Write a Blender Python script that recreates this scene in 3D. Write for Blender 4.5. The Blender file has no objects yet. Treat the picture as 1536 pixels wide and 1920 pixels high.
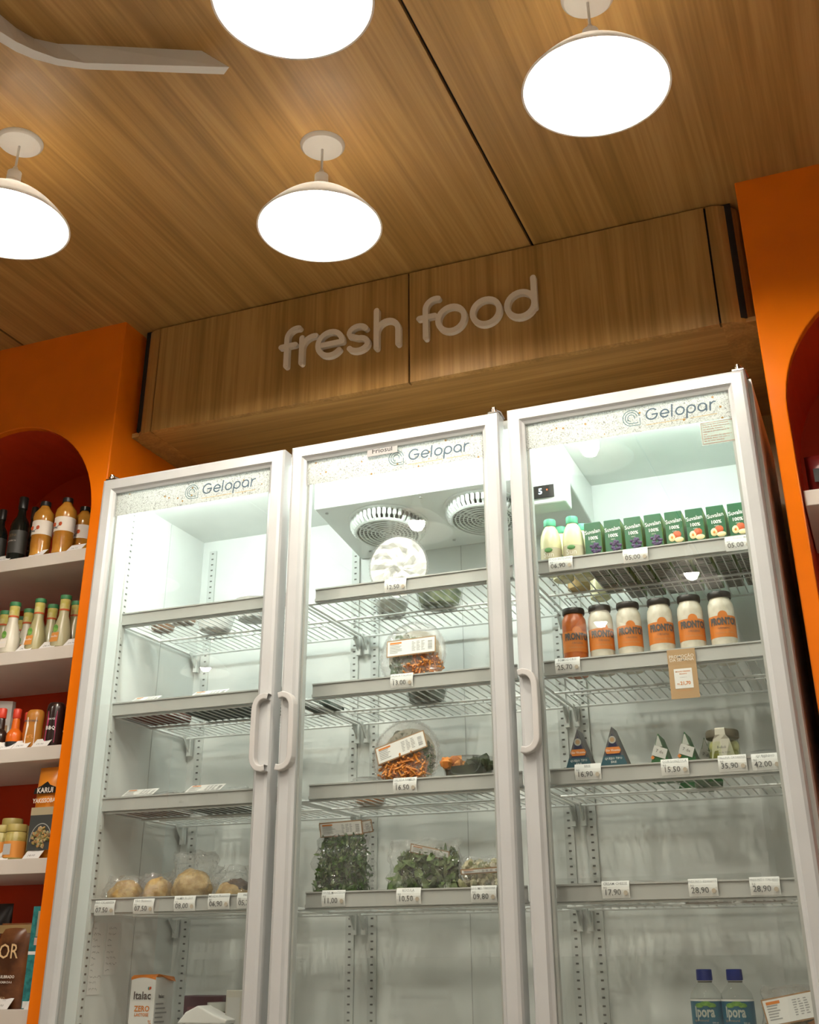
import bpy, bmesh, math, random
from mathutils import Vector, Matrix, Euler, noise
random.seed(7)
PI = math.pi
SC = bpy.context.scene
COL = SC.collection

# ------------------------------------------------------------------ camera
CR = Vector((0.92841, 0.37138, -0.00522))
CU = Vector((0.16659, -0.40382, 0.89954))
CF = Vector((-0.33206, 0.83595, 0.43678))
R3 = None
def _rot(pitch, roll, yaw):
    cy, sy = math.cos(yaw), math.sin(yaw)
    f = Vector((sy*math.cos(pitch), cy*math.cos(pitch), math.sin(pitch)))
    r = Vector((cy, -sy, 0)); u = r.cross(f)
    return (math.cos(roll)*r+math.sin(roll)*u, -math.sin(roll)*r+math.cos(roll)*u, f)
CR, CU, CF = _rot(0.45354981, -0.00522192, -0.37953126)
CAMP = Vector((1.76552684, -2.26188827, 0.90635018))
FPX = 2140.2186
cd = bpy.data.cameras.new('camera'); cam = bpy.data.objects.new('camera', cd); COL.objects.link(cam)
cd.sensor_fit = 'HORIZONTAL'; cd.sensor_width = 36; cd.lens = FPX/1536*36
cd.shift_y = -192/1536; cd.clip_start = 0.01
cam.matrix_world = Matrix(((CR.x, CU.x, -CF.x, CAMP.x), (CR.y, CU.y, -CF.y, CAMP.y), (CR.z, CU.z, -CF.z, CAMP.z), (0, 0, 0, 1)))
SC.camera = cam
def at(px, py, v, ax=1):
    """point seen at a photo pixel, at a known depth plane"""
    d = CR*((px-768)/FPX) - CU*((py-768)/FPX) + CF
    return CAMP + d*((v-CAMP[ax])/d[ax])

# ------------------------------------------------------------------ world, exposure
W = bpy.data.worlds.new('world'); SC.world = W; W.use_nodes = True
W.node_tree.nodes['Background'].inputs[0].default_value = (0.9, 0.85, 0.8, 1)
W.node_tree.nodes['Background'].inputs[1].default_value = 0.05
SC.view_settings.view_transform = 'Standard'; SC.view_settings.look = 'None'
SC.view_settings.exposure = 0.4; SC.view_settings.gamma = 1.0
SC.view_settings.use_curve_mapping = False
SC.cycles.transparent_max_bounces = 24
SC.cycles.max_bounces = 5
SC.cycles.diffuse_bounces = 3
SC.cycles.glossy_bounces = 3
SC.cycles.light_sampling_threshold = 0.03
SC.cycles.use_light_tree = False
BULB = 430.0
LED = 42.0

# ------------------------------------------------------------------ materials
MATS = {}
def nmat(name):
    m = bpy.data.materials.new(name); m.use_nodes = True; MATS[name] = m
    nt = m.node_tree; return m, nt, nt.nodes['Principled BSDF'], nt.nodes['Material Output']
def pm(name, col, rough=0.5, metal=0.0, spec=0.5, coat=0.0, emit=0.0):
    if name in MATS: return MATS[name]
    m, nt, b, o = nmat(name)
    b.inputs['Base Color'].default_value = (*col, 1); b.inputs['Roughness'].default_value = rough
    b.inputs['Metallic'].default_value = metal; b.inputs['Specular IOR Level'].default_value = spec
    b.inputs['Coat Weight'].default_value = coat; b.inputs['Coat Roughness'].default_value = 0.05
    if emit:
        b.inputs['Emission Color'].default_value = (*col, 1); b.inputs['Emission Strength'].default_value = emit
    # faint surface variation so that no surface is a flat swatch
    if not emit and not metal:
        n = nt.nodes.new('ShaderNodeTexNoise'); n.inputs['Scale'].default_value = 14; n.inputs['Detail'].default_value = 1
        tc = nt.nodes.new('ShaderNodeTexCoord'); nt.links.new(tc.outputs['Object'], n.inputs['Vector'])
        r = nt.nodes.new('ShaderNodeValToRGB'); e = r.color_ramp.elements
        e[0].position = 0.3; e[1].position = 0.7
        e[0].color = (*[c*0.97 for c in col], 1); e[1].color = (*[min(1, c*1.02) for c in col], 1)
        nt.links.new(n.outputs['Fac'], r.inputs['Fac']); nt.links.new(r.outputs['Color'], b.inputs['Base Color'])
    return m
def wood(name, scale, c0, c1, c2, rough=0.38):
    m, nt, b, o = nmat(name)
    tc = nt.nodes.new('ShaderNodeTexCoord'); mp = nt.nodes.new('ShaderNodeMapping'); mp.inputs['Scale'].default_value = scale
    nt.links.new(tc.outputs['Object'], mp.inputs['Vector'])
    n1 = nt.nodes.new('ShaderNodeTexNoise'); n1.inputs['Scale'].default_value = 1.0; n1.inputs['Detail'].default_value = 4; n1.inputs['Distortion'].default_value = 0.9; n1.inputs['Roughness'].default_value = 0.62
    mp2 = nt.nodes.new('ShaderNodeMapping'); mp2.inputs['Scale'].default_value = tuple(s*5 if s > 6 else s*1.6 for s in scale)
    nt.links.new(tc.outputs['Object'], mp2.inputs['Vector'])
    n2 = nt.nodes.new('ShaderNodeTexNoise'); n2.inputs['Scale'].default_value = 1.6; n2.inputs['Detail'].default_value = 2
    nt.links.new(mp.outputs[0], n1.inputs['Vector']); nt.links.new(mp2.outputs[0], n2.inputs['Vector'])
    mx = nt.nodes.new('ShaderNodeMath'); mx.operation = 'MULTIPLY_ADD'; mx.inputs[1].default_value = 0.35
    sc = nt.nodes.new('ShaderNodeMath'); sc.operation = 'MULTIPLY'; sc.inputs[1].default_value = 0.65
    nt.links.new(n1.outputs['Fac'], sc.inputs[0]); nt.links.new(n2.outputs['Fac'], mx.inputs[0]); nt.links.new(sc.outputs[0], mx.inputs[2])
    r = nt.nodes.new('ShaderNodeValToRGB'); e = r.color_ramp.elements
    e[0].position = 0.38; e[0].color = (*c0, 1); e[1].position = 0.62; e[1].color = (*c2, 1)
    k = e.new(0.5); k.color = (*c1, 1)
    nt.links.new(mx.outputs[0], r.inputs['Fac']); nt.links.new(r.outputs['Color'], b.inputs['Base Color'])
    b.inputs['Roughness'].default_value = rough
    return m
def clear(name, tint=(1, 1, 1), refl=1.0, rough=0.0, haze=0.0, bump=0.0, ior=1.45, hazecol=(0.9, 0.9, 0.9), bscale=40):
    """thin clear sheet: transparent + fresnel gloss (+ some milky diffuse)"""
    m, nt, b, o = nmat(name); nt.nodes.remove(b)
    t = nt.nodes.new('ShaderNodeBsdfTransparent'); t.inputs[0].default_value = (*tint, 1)
    g = nt.nodes.new('ShaderNodeBsdfGlossy'); g.inputs['Roughness'].default_value = rough
    # Schlick reflectance of a thin sheet, the same from both sides
    f = nt.nodes.new('ShaderNodeLayerWeight'); f.inputs['Blend'].default_value = 0.5
    pw_ = nt.nodes.new('ShaderNodeMath'); pw_.operation = 'POWER'; pw_.inputs[1].default_value = 5.0; nt.links.new(f.outputs['Facing'], pw_.inputs[0])
    r0 = ((ior-1)/(ior+1))**2
    mu = nt.nodes.new('ShaderNodeMath'); mu.operation = 'MULTIPLY_ADD'; mu.inputs[1].default_value = (1-r0)*min(refl, 1.0); mu.inputs[2].default_value = r0*refl; mu.use_clamp = True
    nt.links.new(pw_.outputs[0], mu.inputs[0])
    src = t.outputs[0]
    if haze:
        d = nt.nodes.new('ShaderNodeBsdfDiffuse'); d.inputs[0].default_value = (*hazecol, 1)
        mh = nt.nodes.new('ShaderNodeMixShader'); mh.inputs[0].default_value = haze
        nt.links.new(t.outputs[0], mh.inputs[1]); nt.links.new(d.outputs[0], mh.inputs[2]); src = mh.outputs[0]
    if bump:
        n = nt.nodes.new('ShaderNodeTexNoise'); n.inputs['Scale'].default_value = bscale; n.inputs['Detail'].default_value = 3; n.inputs['Distortion'].default_value = 1.5
        tc = nt.nodes.new('ShaderNodeTexCoord'); nt.links.new(tc.outputs['Object'], n.inputs['Vector'])
        bb = nt.nodes.new('ShaderNodeBump'); bb.inputs['Strength'].default_value = bump; bb.inputs['Distance'].default_value = 0.01
        nt.links.new(n.outputs['Fac'], bb.inputs['Height']); nt.links.new(bb.outputs[0], g.inputs['Normal']); nt.links.new(bb.outputs[0], f.inputs['Normal'])
    ms = nt.nodes.new('ShaderNodeMixShader')
    nt.links.new(mu.outputs[0], ms.inputs[0]); nt.links.new(src, ms.inputs[1]); nt.links.new(g.outputs[0], ms.inputs[2])
    nt.links.new(ms.outputs[0], o.inputs['Surface'])
    return m
def island(name, cols, rough=0.6):
    """colour varies from piece to piece"""
    m, nt, b, o = nmat(name)
    g = nt.nodes.new('ShaderNodeNewGeometry'); r = nt.nodes.new('ShaderNodeValToRGB'); r.color_ramp.interpolation = 'LINEAR'
    e = r.color_ramp.elements; e[0].color = (*cols[0], 1); e[1].color = (*cols[-1], 1)
    for i, c in enumerate(cols[1:-1]):
        k = e.new((i+1)/(len(cols)-1)); k.color = (*c, 1)
    nt.links.new(g.outputs['Random Per Island'], r.inputs['Fac']); nt.links.new(r.outputs['Color'], b.inputs['Base Color'])
    b.inputs['Roughness'].default_value = rough
    return m
def mottled(name, c0, c1, scale=60, rough=0.6):
    m, nt, b, o = nmat(name)
    n = nt.nodes.new('ShaderNodeTexNoise'); n.inputs['Scale'].default_value = scale; n.inputs['Detail'].default_value = 5
    tc = nt.nodes.new('ShaderNodeTexCoord'); nt.links.new(tc.outputs['Object'], n.inputs['Vector'])
    r = nt.nodes.new('ShaderNodeValToRGB'); e = r.color_ramp.elements; e[0].position = .4; e[1].position = .6; e[0].color = (*c0, 1); e[1].color = (*c1, 1)
    nt.links.new(n.outputs['Fac'], r.inputs['Fac']); nt.links.new(r.outputs['Color'], b.inputs['Base Color']); b.inputs['Roughness'].default_value = rough
    return m

WC = ((0.31, 0.170, 0.044), (0.41, 0.228, 0.063), (0.51, 0.302, 0.096))
M_ceil = wood('wood_ceiling', (15, 0.7, 15), *WC)
M_fasc = wood('wood_fascia', (17, 17, 0.9), *WC)
M_soff = wood('wood_soffit', (0.9, 17, 17), *WC)
M_dark = pm('groove_dark', (0.01, 0.008, 0.006), 0.9)
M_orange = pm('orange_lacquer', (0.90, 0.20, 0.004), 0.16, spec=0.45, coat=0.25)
M_red = pm('niche_red', (0.58, 0.048, 0.006), 0.45)  # inside of the niches, set redder and deeper than the wall front
M_white = pm('white_enamel', (0.74, 0.72, 0.70), 0.35)
M_frame = pm('white_door_frame', (0.51, 0.52, 0.515), 0.28)
M_inner = pm('fridge_liner', (0.80, 0.82, 0.79), 0.4)
M_handle = pm('handle_plastic', (0.51, 0.50, 0.48), 0.4)
M_board = pm('shelf_board_laminate', (0.66, 0.60, 0.53), 0.5)
M_wire = pm('shelf_wire', (0.76, 0.78, 0.76), 0.35)
M_rail = pm('price_rail_grey', (0.47, 0.47, 0.445), 0.5)
M_seam = pm('seam_grey', (0.55, 0.56, 0.54), 0.6)
M_slot = pm('slot_dark', (0.14, 0.14, 0.13), 0.7)
M_std = pm('standard_white', (0.66, 0.68, 0.65), 0.45)
M_gasket = pm('gasket_grey', (0.22, 0.22, 0.20), 0.7)
M_chrome = pm('chrome', (0.55, 0.53, 0.5), 0.15, metal=1.0)
M_wall = pm('cream_wall', (0.72, 0.66, 0.58), 0.8)
M_floor = pm('floor_tile', (0.48, 0.45, 0.40), 0.4)
M_letter = pm('letter_beige', (0.92, 0.84, 0.72), 0.55)
M_paper = pm('paper_white', (0.82, 0.81, 0.78), 0.7)
M_ink = pm('ink_grey', (0.10, 0.10, 0.10), 0.8)
M_inkl = pm('ink_light', (0.38, 0.38, 0.37), 0.8)
M_navy = pm('logo_slate', (0.07, 0.125, 0.19), 0.6)
M_teal = pm('logo_teal', (0.05, 0.16, 0.20), 0.6)
M_gold = pm('logo_gold', (0.72, 0.50, 0.25), 0.6)
M_kraft2 = pm('stamp_tan', (0.50, 0.42, 0.33), 0.75)
M_kraft = pm('kraft_card', (0.48, 0.31, 0.16), 0.75)
M_cream = pm('cream_print', (0.85, 0.78, 0.68), 0.7)
M_oprint = pm('orange_print', (0.72, 0.22, 0.03), 0.6)
M_black = pm('black_plastic', (0.015, 0.014, 0.013), 0.3)
M_glass = clear('door_glass', tint=(0.975, 0.99, 0.98), refl=1.6, ior=1.5)
M_film = clear('cling_film', refl=4.0, rough=0.07, haze=0.05, bump=0.8, bscale=55)
M_clearp = clear('clear_plastic', refl=4.0, rough=0.03, haze=0.04)
M_crinkle = clear('crinkled_bag', refl=4.0, rough=0.07, haze=0.03, bump=1.0, bscale=30)
M_leaf = island('leaf_green', [(0.015, 0.05, 0.006), (0.04, 0.12, 0.012), (0.09, 0.20, 0.03), (0.02, 0.06, 0.008)], 0.5)
M_leaf2 = island('leaf_light', [(0.05, 0.10, 0.025), (0.16, 0.25, 0.07), (0.10, 0.17, 0.05), (0.26, 0.33, 0.15)], 0.5)
M_carrot = island('carrot_orange', [(0.55, 0.16, 0.02), (0.75, 0.30, 0.05), (0.62, 0.22, 0.03)], 0.5)
M_mixed = island('mixed_salad', [(0.05, 0.10, 0.02), (0.55, 0.50, 0.38), (0.40, 0.36, 0.26), (0.16, 0.20, 0.08), (0.6, 0.55, 0.45)], 0.5)
M_cauli = island('cauliflower', [(0.62, 0.56, 0.40), (0.50, 0.45, 0.28), (0.20, 0.22, 0.08), (0.66, 0.60, 0.46)], 0.6)
M_bread = mottled('bread_crust', (0.46, 0.28, 0.09), (0.66, 0.47, 0.21), 60, 0.45)

def sticker_mat():
    m, nt, b, o = nmat('header_print'); nt.nodes.remove(b)
    tc = nt.nodes.new('ShaderNodeTexCoord')
    def contour(scale, w, seed):
        mp = nt.nodes.new('ShaderNodeMapping'); mp.inputs['Location'].default_value = (seed, seed*2, 0)
        nt.links.new(tc.outputs['Object'], mp.inputs[0])
        n = nt.nodes.new('ShaderNodeTexNoise'); n.inputs['Scale'].default_value = scale; n.inputs['Detail'].default_value = 1.0; n.inputs['Distortion'].default_value = 0.6
        nt.links.new(mp.outputs[0], n.inputs['Vector'])
        s = nt.nodes.new('ShaderNodeMath'); s.operation = 'SUBTRACT'; s.inputs[1].default_value = 0.5; nt.links.new(n.outputs['Fac'], s.inputs[0])
        a = nt.nodes.new('ShaderNodeMath'); a.operation = 'ABSOLUTE'; nt.links.new(s.outputs[0], a.inputs[0])
        l = nt.nodes.new('ShaderNodeMath'); l.operation = 'LESS_THAN'; l.inputs[1].default_value = w; nt.links.new(a.outputs[0], l.inputs[0])
        return l.outputs[0]
    c1 = contour(150, 0.018, 0.0); c2 = contour(230, 0.016, 3.1)
    mx = nt.nodes.new('ShaderNodeMath'); mx.operation = 'MAXIMUM'; nt.links.new(c1, mx.inputs[0]); nt.links.new(c2, mx.inputs[1])
    vo = nt.nodes.new('ShaderNodeTexVoronoi'); vo.inputs['Scale'].default_value = 75; nt.links.new(tc.outputs['Object'], vo.inputs['Vector'])
    d = nt.nodes.new('ShaderNodeMath'); d.operation = 'LESS_THAN'; d.inputs[1].default_value = 0.2; nt.links.new(vo.outputs['Distance'], d.inputs[0])
    sp = nt.nodes.new('ShaderNodeSeparateColor'); nt.links.new(vo.outputs['Color'], sp.inputs[0])
    g = nt.nodes.new('ShaderNodeMath'); g.operation = 'GREATER_THAN'; g.inputs[1].default_value = 0.80; nt.links.new(sp.outputs[0], g.inputs[0])
    dg = nt.nodes.new('ShaderNodeMath'); dg.operation = 'MULTIPLY'; nt.links.new(d.outputs[0], dg.inputs[0]); nt.links.new(g.outputs[0], dg.inputs[1])
    m1 = nt.nodes.new('ShaderNodeMixRGB'); m1.inputs[1].default_value = (0.80, 0.80, 0.78, 1); m1.inputs[2].default_value = (0.34, 0.335, 0.33, 1); nt.links.new(mx.outputs[0], m1.inputs[0])
    m2 = nt.nodes.new('ShaderNodeMixRGB'); m2.inputs[2].default_value = (0.45, 0.26, 0.10, 1); nt.links.new(m1.outputs[0], m2.inputs[1]); nt.links.new(dg.outputs[0], m2.inputs[0])
    df = nt.nodes.new('ShaderNodeBsdfDiffuse'); tr = nt.nodes.new('ShaderNodeBsdfTranslucent')
    nt.links.new(m2.outputs[0], df.inputs[0]); nt.links.new(m2.outputs[0], tr.inputs[0])
    ms = nt.nodes.new('ShaderNodeMixShader'); ms.inputs[0].default_value = 0.30
    nt.links.new(df.outputs[0], ms.inputs[1]); nt.links.new(tr.outputs[0], ms.inputs[2]); nt.links.new(ms.outputs[0], o.inputs['Surface'])
    return m
M_sticker = sticker_mat()
def shade_mat():
    m, nt, b, o = nmat('lamp_shade_white'); nt.nodes.remove(b)
    df = nt.nodes.new('ShaderNodeBsdfDiffuse'); df.inputs[0].default_value = (0.86, 0.83, 0.79, 1)
    tr = nt.nodes.new('ShaderNodeBsdfTranslucent'); tr.inputs[0].default_value = (0.95, 0.92, 0.87, 1)
    ms = nt.nodes.new('ShaderNodeMixShader'); ms.inputs[0].default_value = 0.58
    nt.links.new(df.outputs[0], ms.inputs[1]); nt.links.new(tr.outputs[0], ms.inputs[2]); nt.links.new(ms.outputs[0], o.inputs['Surface'])
    return m
M_shade = shade_mat()
M_canopy = pm('white_gloss_paint', (0.88, 0.86, 0.82), 0.4)
def emit_mat(name, col, s):
    m, nt, b, o = nmat(name); nt.nodes.remove(b)
    e = nt.nodes.new('ShaderNodeEmission'); e.inputs[0].default_value = (*col, 1); e.inputs[1].default_value = s
    nt.links.new(e.outputs[0], o.inputs['Surface']); return m
M_bulb = emit_mat('bulb_glow', (1.0, 0.92, 0.80), BULB)
M_led = emit_mat('led_tube_glow', (0.90, 1.0, 0.95), LED)

# ------------------------------------------------------------------ mesh helpers
class MB:
    def __init__(s): s.v = []; s.f = []; s.smooth = set()
    def add(s, vs, fs, smooth=False):
        o = len(s.v); s.v += [Vector(p) for p in vs]
        for f in fs:
            if smooth: s.smooth.add(len(s.f))
            s.f.append(tuple(i+o for i in f))
        return s
    def box(s, x0, x1, y0, y1, z0, z1, M=None):
        vs = [Vector(p) for p in ((x0,y0,z0),(x1,y0,z0),(x1,y1,z0),(x0,y1,z0),(x0,y0,z1),(x1,y0,z1),(x1,y1,z1),(x0,y1,z1))]
        if M: vs = [M @ v for v in vs]
        return s.add(vs, [(0,3,2,1),(4,5,6,7),(0,1,5,4),(1,2,6,5),(2,3,7,6),(3,0,4,7)])
    def lathe(s, prof, n=24, M=None, sx=1, sy=1, cap=True):
        vs = []; fs = []
        for r, z in prof:
            for k in range(n):
                a = 2*PI*k/n; vs.append(Vector((r*sx*math.cos(a), r*sy*math.sin(a), z)))
        for i in range(len(prof)-1):
            for k in range(n):
                a = i*n+k; b = i*n+(k+1) % n; fs.append((a, b, b+n, a+n))
        if M: vs = [M @ v for v in vs]
        s.add(vs, fs, True)
        if cap:
            o = len(s.v)-len(vs)
            if prof[0][0] > 1e-4: s.f.append(tuple(o+k for k in reversed(range(n))))
            if prof[-1][0] > 1e-4: s.f.append(tuple(o+(len(prof)-1)*n+k for k in range(n)))
        return s
    def tube(s, path, r, n=6, closed=False):
        path = [Vector(p) for p in path]; vs = []; fs = []; L = len(path); up = None
        for i, p in enumerate(path):
            if closed: t = path[(i+1) % L]-path[i-1]
            else: t = path[min(i+1, L-1)]-path[max(i-1, 0)]
            t.normalize()
            ref = Vector((0, 0, 1)) if abs(t.z) < 0.95 else Vector((1, 0, 0))
            a = t.cross(ref).normalized(); b = t.cross(a)
            rr = r[i] if isinstance(r, (list, tuple)) else r
            for k in range(n):
                an = 2*PI*k/n; vs.append(p+a*rr*math.cos(an)+b*rr*math.sin(an))
        m = L if closed else L-1
        for i in range(m):
            for k in range(n):
                a0 = i*n+k; b0 = i*n+(k+1) % n; a1 = ((i+1) % L)*n+k; b1 = ((i+1) % L)*n+(k+1) % n
                fs.append((a0, b0, b1, a1))
        s.add(vs, fs, True)
        if not closed:
            o = len(s.v)-len(vs); s.f.append(tuple(o+k for k in range(n))); s.f.append(tuple(o+(L-1)*n+k for k in reversed(range(n))))
        return s
    def prism(s, poly, y0, y1):
        """poly: list of (x,z), extruded along y"""
        n = len(poly); vs = [(x, y0, z) for x, z in poly]+[(x, y1, z) for x, z in poly]
        fs = [tuple(range(n)), tuple(range(2*n-1, n-1, -1))]+[(i, i+n, (i+1) % n+n, (i+1) % n) for i in range(n)]
        return s.add(vs, fs)
    def ribbon(s, pts, w, y0=0.0, y1=None, closed=False, cap=True):
        co = 2e-4 if y1 is None else 4e-4
        """flat stroke in the xz plane, front face at y0, sides back to y1"""
        P = [Vector((p[0], p[1])) for p in pts]; L = len(P); le = []; ri = []
        for i in range(L):
            if closed: t = P[(i+1) % L]-P[i-1]
            else: t = P[min(i+1, L-1)]-P[max(i-1, 0)]
            t.normalize(); nn = Vector((-t.y, t.x)); le.append(P[i]+nn*w/2); ri.append(P[i]-nn*w/2)
        fs = []; vs = [(p.x, y0, p.y) for p in le]+[(p.x, y0, p.y) for p in ri]
        m = L if closed else L-1
        for i in range(m): j = (i+1) % L; fs.append((i, L+i, L+j, j))
        if y1 is not None:
            vs += [(p.x, y1, p.y) for p in le]+[(p.x, y1, p.y) for p in ri]
            for i in range(m):
                j = (i+1) % L; fs.append((i, j, 2*L+j, 2*L+i)); fs.append((L+j, L+i, 3*L+i, 3*L+j))
        s.add(vs, fs)
        if cap and not closed:
            for e, d in ((0, P[0]-P[1]), (L-1, P[-1]-P[-2])):
                d.normalize(); a0 = math.atan2(d.y, d.x); c = P[e]
                arc = [(c.x+w/2*math.cos(a0-PI/2+PI*k/8), c.y+w/2*math.sin(a0-PI/2+PI*k/8)) for k in range(9)]
                n = 9; vs = [(x, y0+co, z) for x, z in arc]; fs = [tuple(range(n))]
                if y1 is not None:
                    vs += [(x, y1, z) for x, z in arc]; fs += [(k, k+n, k+1+n, k+1) for k in range(n-1)]
                s.add(vs, fs)
        return s
    def blob(s, c, rx, ry, rz, amp=0.0, seed=0, nu=18, nv=10, fr=1.0, M=None):
        vs = []; fs = []
        for j in range(nv+1):
            th = PI*j/nv
            for i in range(nu):
                ph = 2*PI*i/nu; d = Vector((math.sin(th)*math.cos(ph), math.sin(th)*math.sin(ph), math.cos(th)))
                k = 1+amp*noise.noise(d*fr*2+Vector((seed*3.7, seed*1.3, 0)))
                v = Vector((d.x*rx*k, d.y*ry*k, d.z*rz*k))+Vector(c); vs.append(M @ v if M else v)
        for j in range(nv):
            for i in range(nu):
                a = j*nu+i; b = j*nu+(i+1) % nu; fs.append((a, a+nu, b+nu, b))
        return s.add(vs, fs, True)
    def build(s, name, mat, parent=None, loc=None, rot=None, bevel=0, sharp=0.6, kind=None, doubles=False):
        me = bpy.data.meshes.new(name); me.from_pydata([tuple(v) for v in s.v], [], s.f)
        if doubles or bevel:
            bm = bmesh.new(); bm.from_mesh(me); bmesh.ops.remove_doubles(bm, verts=bm.verts, dist=1e-5); bmesh.ops.recalc_face_normals(bm, faces=bm.faces); bm.to_mesh(me); bm.free()
        if s.smooth and not bevel:
            for i, p in enumerate(me.polygons): p.use_smooth = True
            try: me.set_sharp_from_angle(angle=sharp)
            except Exception: pass
        me.materials.append(mat)
        o = bpy.data.objects.new(name, me); COL.objects.link(o)
        if parent: o.parent = parent
        if loc is not None: o.location = loc
        if rot is not None: o.rotation_euler = rot
        if bevel:
            md = o.modifiers.new('bevel', 'BEVEL'); md.width = bevel; md.segments = 2; md.limit_method = 'ANGLE'; md.angle_limit = 0.6
        if kind: o['kind'] = kind
        return o
def thing(name, label, cat, loc=(0, 0, 0), rotz=0, group=None, rot=None):
    o = bpy.data.objects.new(name, None); COL.objects.link(o); o.empty_display_size = 0.02
    o.location = loc; o.rotation_euler = rot if rot else (0, 0, rotz); o['label'] = label; o['category'] = cat
    if group: o['group'] = group
    return o
def tag(o, label, cat, group=None):
    o['label'] = label; o['category'] = cat
    if group: o['group'] = group
    return o
def struct(o): o['kind'] = 'structure'; return o
TXT = {}
def text(body, size, mat, parent, loc, rot=(PI/2, 0, 0), align='CENTER', name='lettering', res=2, bold=0.0, sx=1.0, bend=None):
    key = (body, align, res, bold, mat.name, bend, size if bend else 0, sx if bend else 0)
    if key not in TXT:
        cu = bpy.data.curves.new('t', 'FONT'); cu.body = body; cu.align_x = align; cu.align_y = 'CENTER'; cu.size = size if bend else 1.0
        cu.resolution_u = res; cu.offset = bold
        o = bpy.data.objects.new('t', cu); COL.objects.link(o)
        dg = bpy.context.evaluated_depsgraph_get()
        me = bpy.data.meshes.new_from_object(o.evaluated_get(dg))
        bpy.data.objects.remove(o); bpy.data.curves.remove(cu)
        if bend:   # wrap the print around an upright cylinder: x -> angle, y -> z
            for v in me.vertices:
                a = v.co.x*sx/bend; v.co = Vector((bend*math.sin(a), -bend*math.cos(a), v.co.y))
        me.materials.append(mat); TXT[key] = me
    o = bpy.data.objects.new(name, TXT[key]); COL.objects.link(o); o.parent = parent; o.location = loc
    if bend: o.location = (0, 0, loc[2]); o.rotation_euler = (0, 0, loc[0]/bend)
    else: o.rotation_euler = rot; o.scale = (size*sx, size, size)
    return o
def arc(cx, cy, r, a0, a1, n=16, ry=None):
    ry = ry or r
    return [(cx+r*math.cos(math.radians(a0+(a1-a0)*k/n)), cy+ry*math.sin(math.radians(a0+(a1-a0)*k/n))) for k in range(n+1)]

# ================================================================== SETTING
ZC = 2.58       # ceiling
YP = 0.08       # front of the orange walls
YF = 0.145      # front of the timber bulkhead
ZF = 2.247      # underside of the bulkhead
XL, XR = -0.047, 1.668   # edges of the orange walls
# ceiling of wide boards with open joints
ce = struct(MB().box(-4.2, 5.4, -4.9, 1.0, ZC+0.012, ZC+0.06).build('ceiling', M_dark))
xs = [-4.2, -3.53, -1.972, -0.412, 1.148, 2.708, 4.268, 5.4]
for a, b in zip(xs[:-1], xs[1:]):
    MB().box(a+0.004, b-0.004, -4.9, 1.0, ZC, ZC+0.016).build('panel', M_ceil, ce)
struct(MB().box(-4.2, 5.4, -4.9, 1.0, -0.05, 0).build('floor', M_floor))
struct(MB().box(-4.3, 5.5, 0.70, 0.78, 0, ZC).build('wall_back', wood('wood_back', (11, 11, 0.7), *[tuple(k*0.7 for k in c) for c in WC])))
struct(MB().box(-4.3, 5.5, -4.98, -4.9, 0, ZC).build('wall_front', M_wall))
struct(MB().box(-4.28, -4.2, -4.9, 0.7, 0, ZC).build('wall_side_left', M_wall))
struct(MB().box(5.4, 5.48, -4.9, 0.7, 0, ZC).build('wall_side_right', M_wall))

def arch_wall(name, x0, x1, h0, h1, zc, zb=0.25, depth=0.36):
    """orange wall front with a round-headed niche between h0 and h1"""
    r = (h1-h0)/2; cx = (h0+h1)/2; y = YP; m = MB(); N = 32
    hole = [(h0, zb)]+[(cx-r*math.cos(PI*k/N), zc+r*math.sin(PI*k/N)) for k in range(N+1)]+[(h1, zb)]
    m.add([(x0, y, 0), (h0, y, 0), (h0, y, zb), (h0, y, zc), (h0, y, ZC), (x0, y, ZC)], [(0, 1, 2, 3, 4, 5)])
    m.add([(h1, y, 0), (x1, y, 0), (x1, y, ZC), (h1, y, ZC), (h1, y, zc), (h1, y, zb)], [(0, 1, 2, 3, 4, 5)])
    m.add([(h0, y, 0), (h1, y, 0), (h1, y, zb), (h0, y, zb)], [(0, 1, 2, 3)])
    for k in range(1, N+1):
        (xa, za), (xb, zb2) = hole[k], hole[k+1]
        m.add([(xa, y, za), (xb, y, zb2), (xb, y, ZC), (xa, y, ZC)], [(0, 1, 2, 3)])
    # reveal of the panel edge, 22 mm thick
    for k in range(len(hole)-1):
        (xa, za), (xb, zb2) = hole[k], hole[k+1]
        m.add([(xa, y, za), (xa, y+0.022, za), (xb, y+0.022, zb2), (xb, y, zb2)], [(0, 1, 2, 3)])
    m.add([(x0, y, 0), (x0, y, ZC), (x0, 0.70, ZC), (x0, 0.70, 0)], [(0, 1, 2, 3)])
    m.add([(x1, y, 0), (x1, 0.70, 0), (x1, 0.70, ZC), (x1, y, ZC)], [(0, 1, 2, 3)])
    w = struct(m.build(name, M_orange, bevel=0.003))
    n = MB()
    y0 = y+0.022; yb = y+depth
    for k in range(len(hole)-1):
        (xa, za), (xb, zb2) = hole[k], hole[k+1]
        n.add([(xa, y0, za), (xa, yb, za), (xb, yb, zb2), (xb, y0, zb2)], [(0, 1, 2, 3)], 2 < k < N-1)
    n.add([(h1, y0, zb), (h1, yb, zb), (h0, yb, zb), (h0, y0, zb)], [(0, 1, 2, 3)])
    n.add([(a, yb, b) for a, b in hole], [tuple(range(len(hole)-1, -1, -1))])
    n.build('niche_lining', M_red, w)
    return w
arch_wall('wall_left', -1.35, XL, -0.69, -0.09, 2.0)
arch_wall('wall_right', XR, 3.0, 1.703, 2.303, 1.975)

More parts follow.
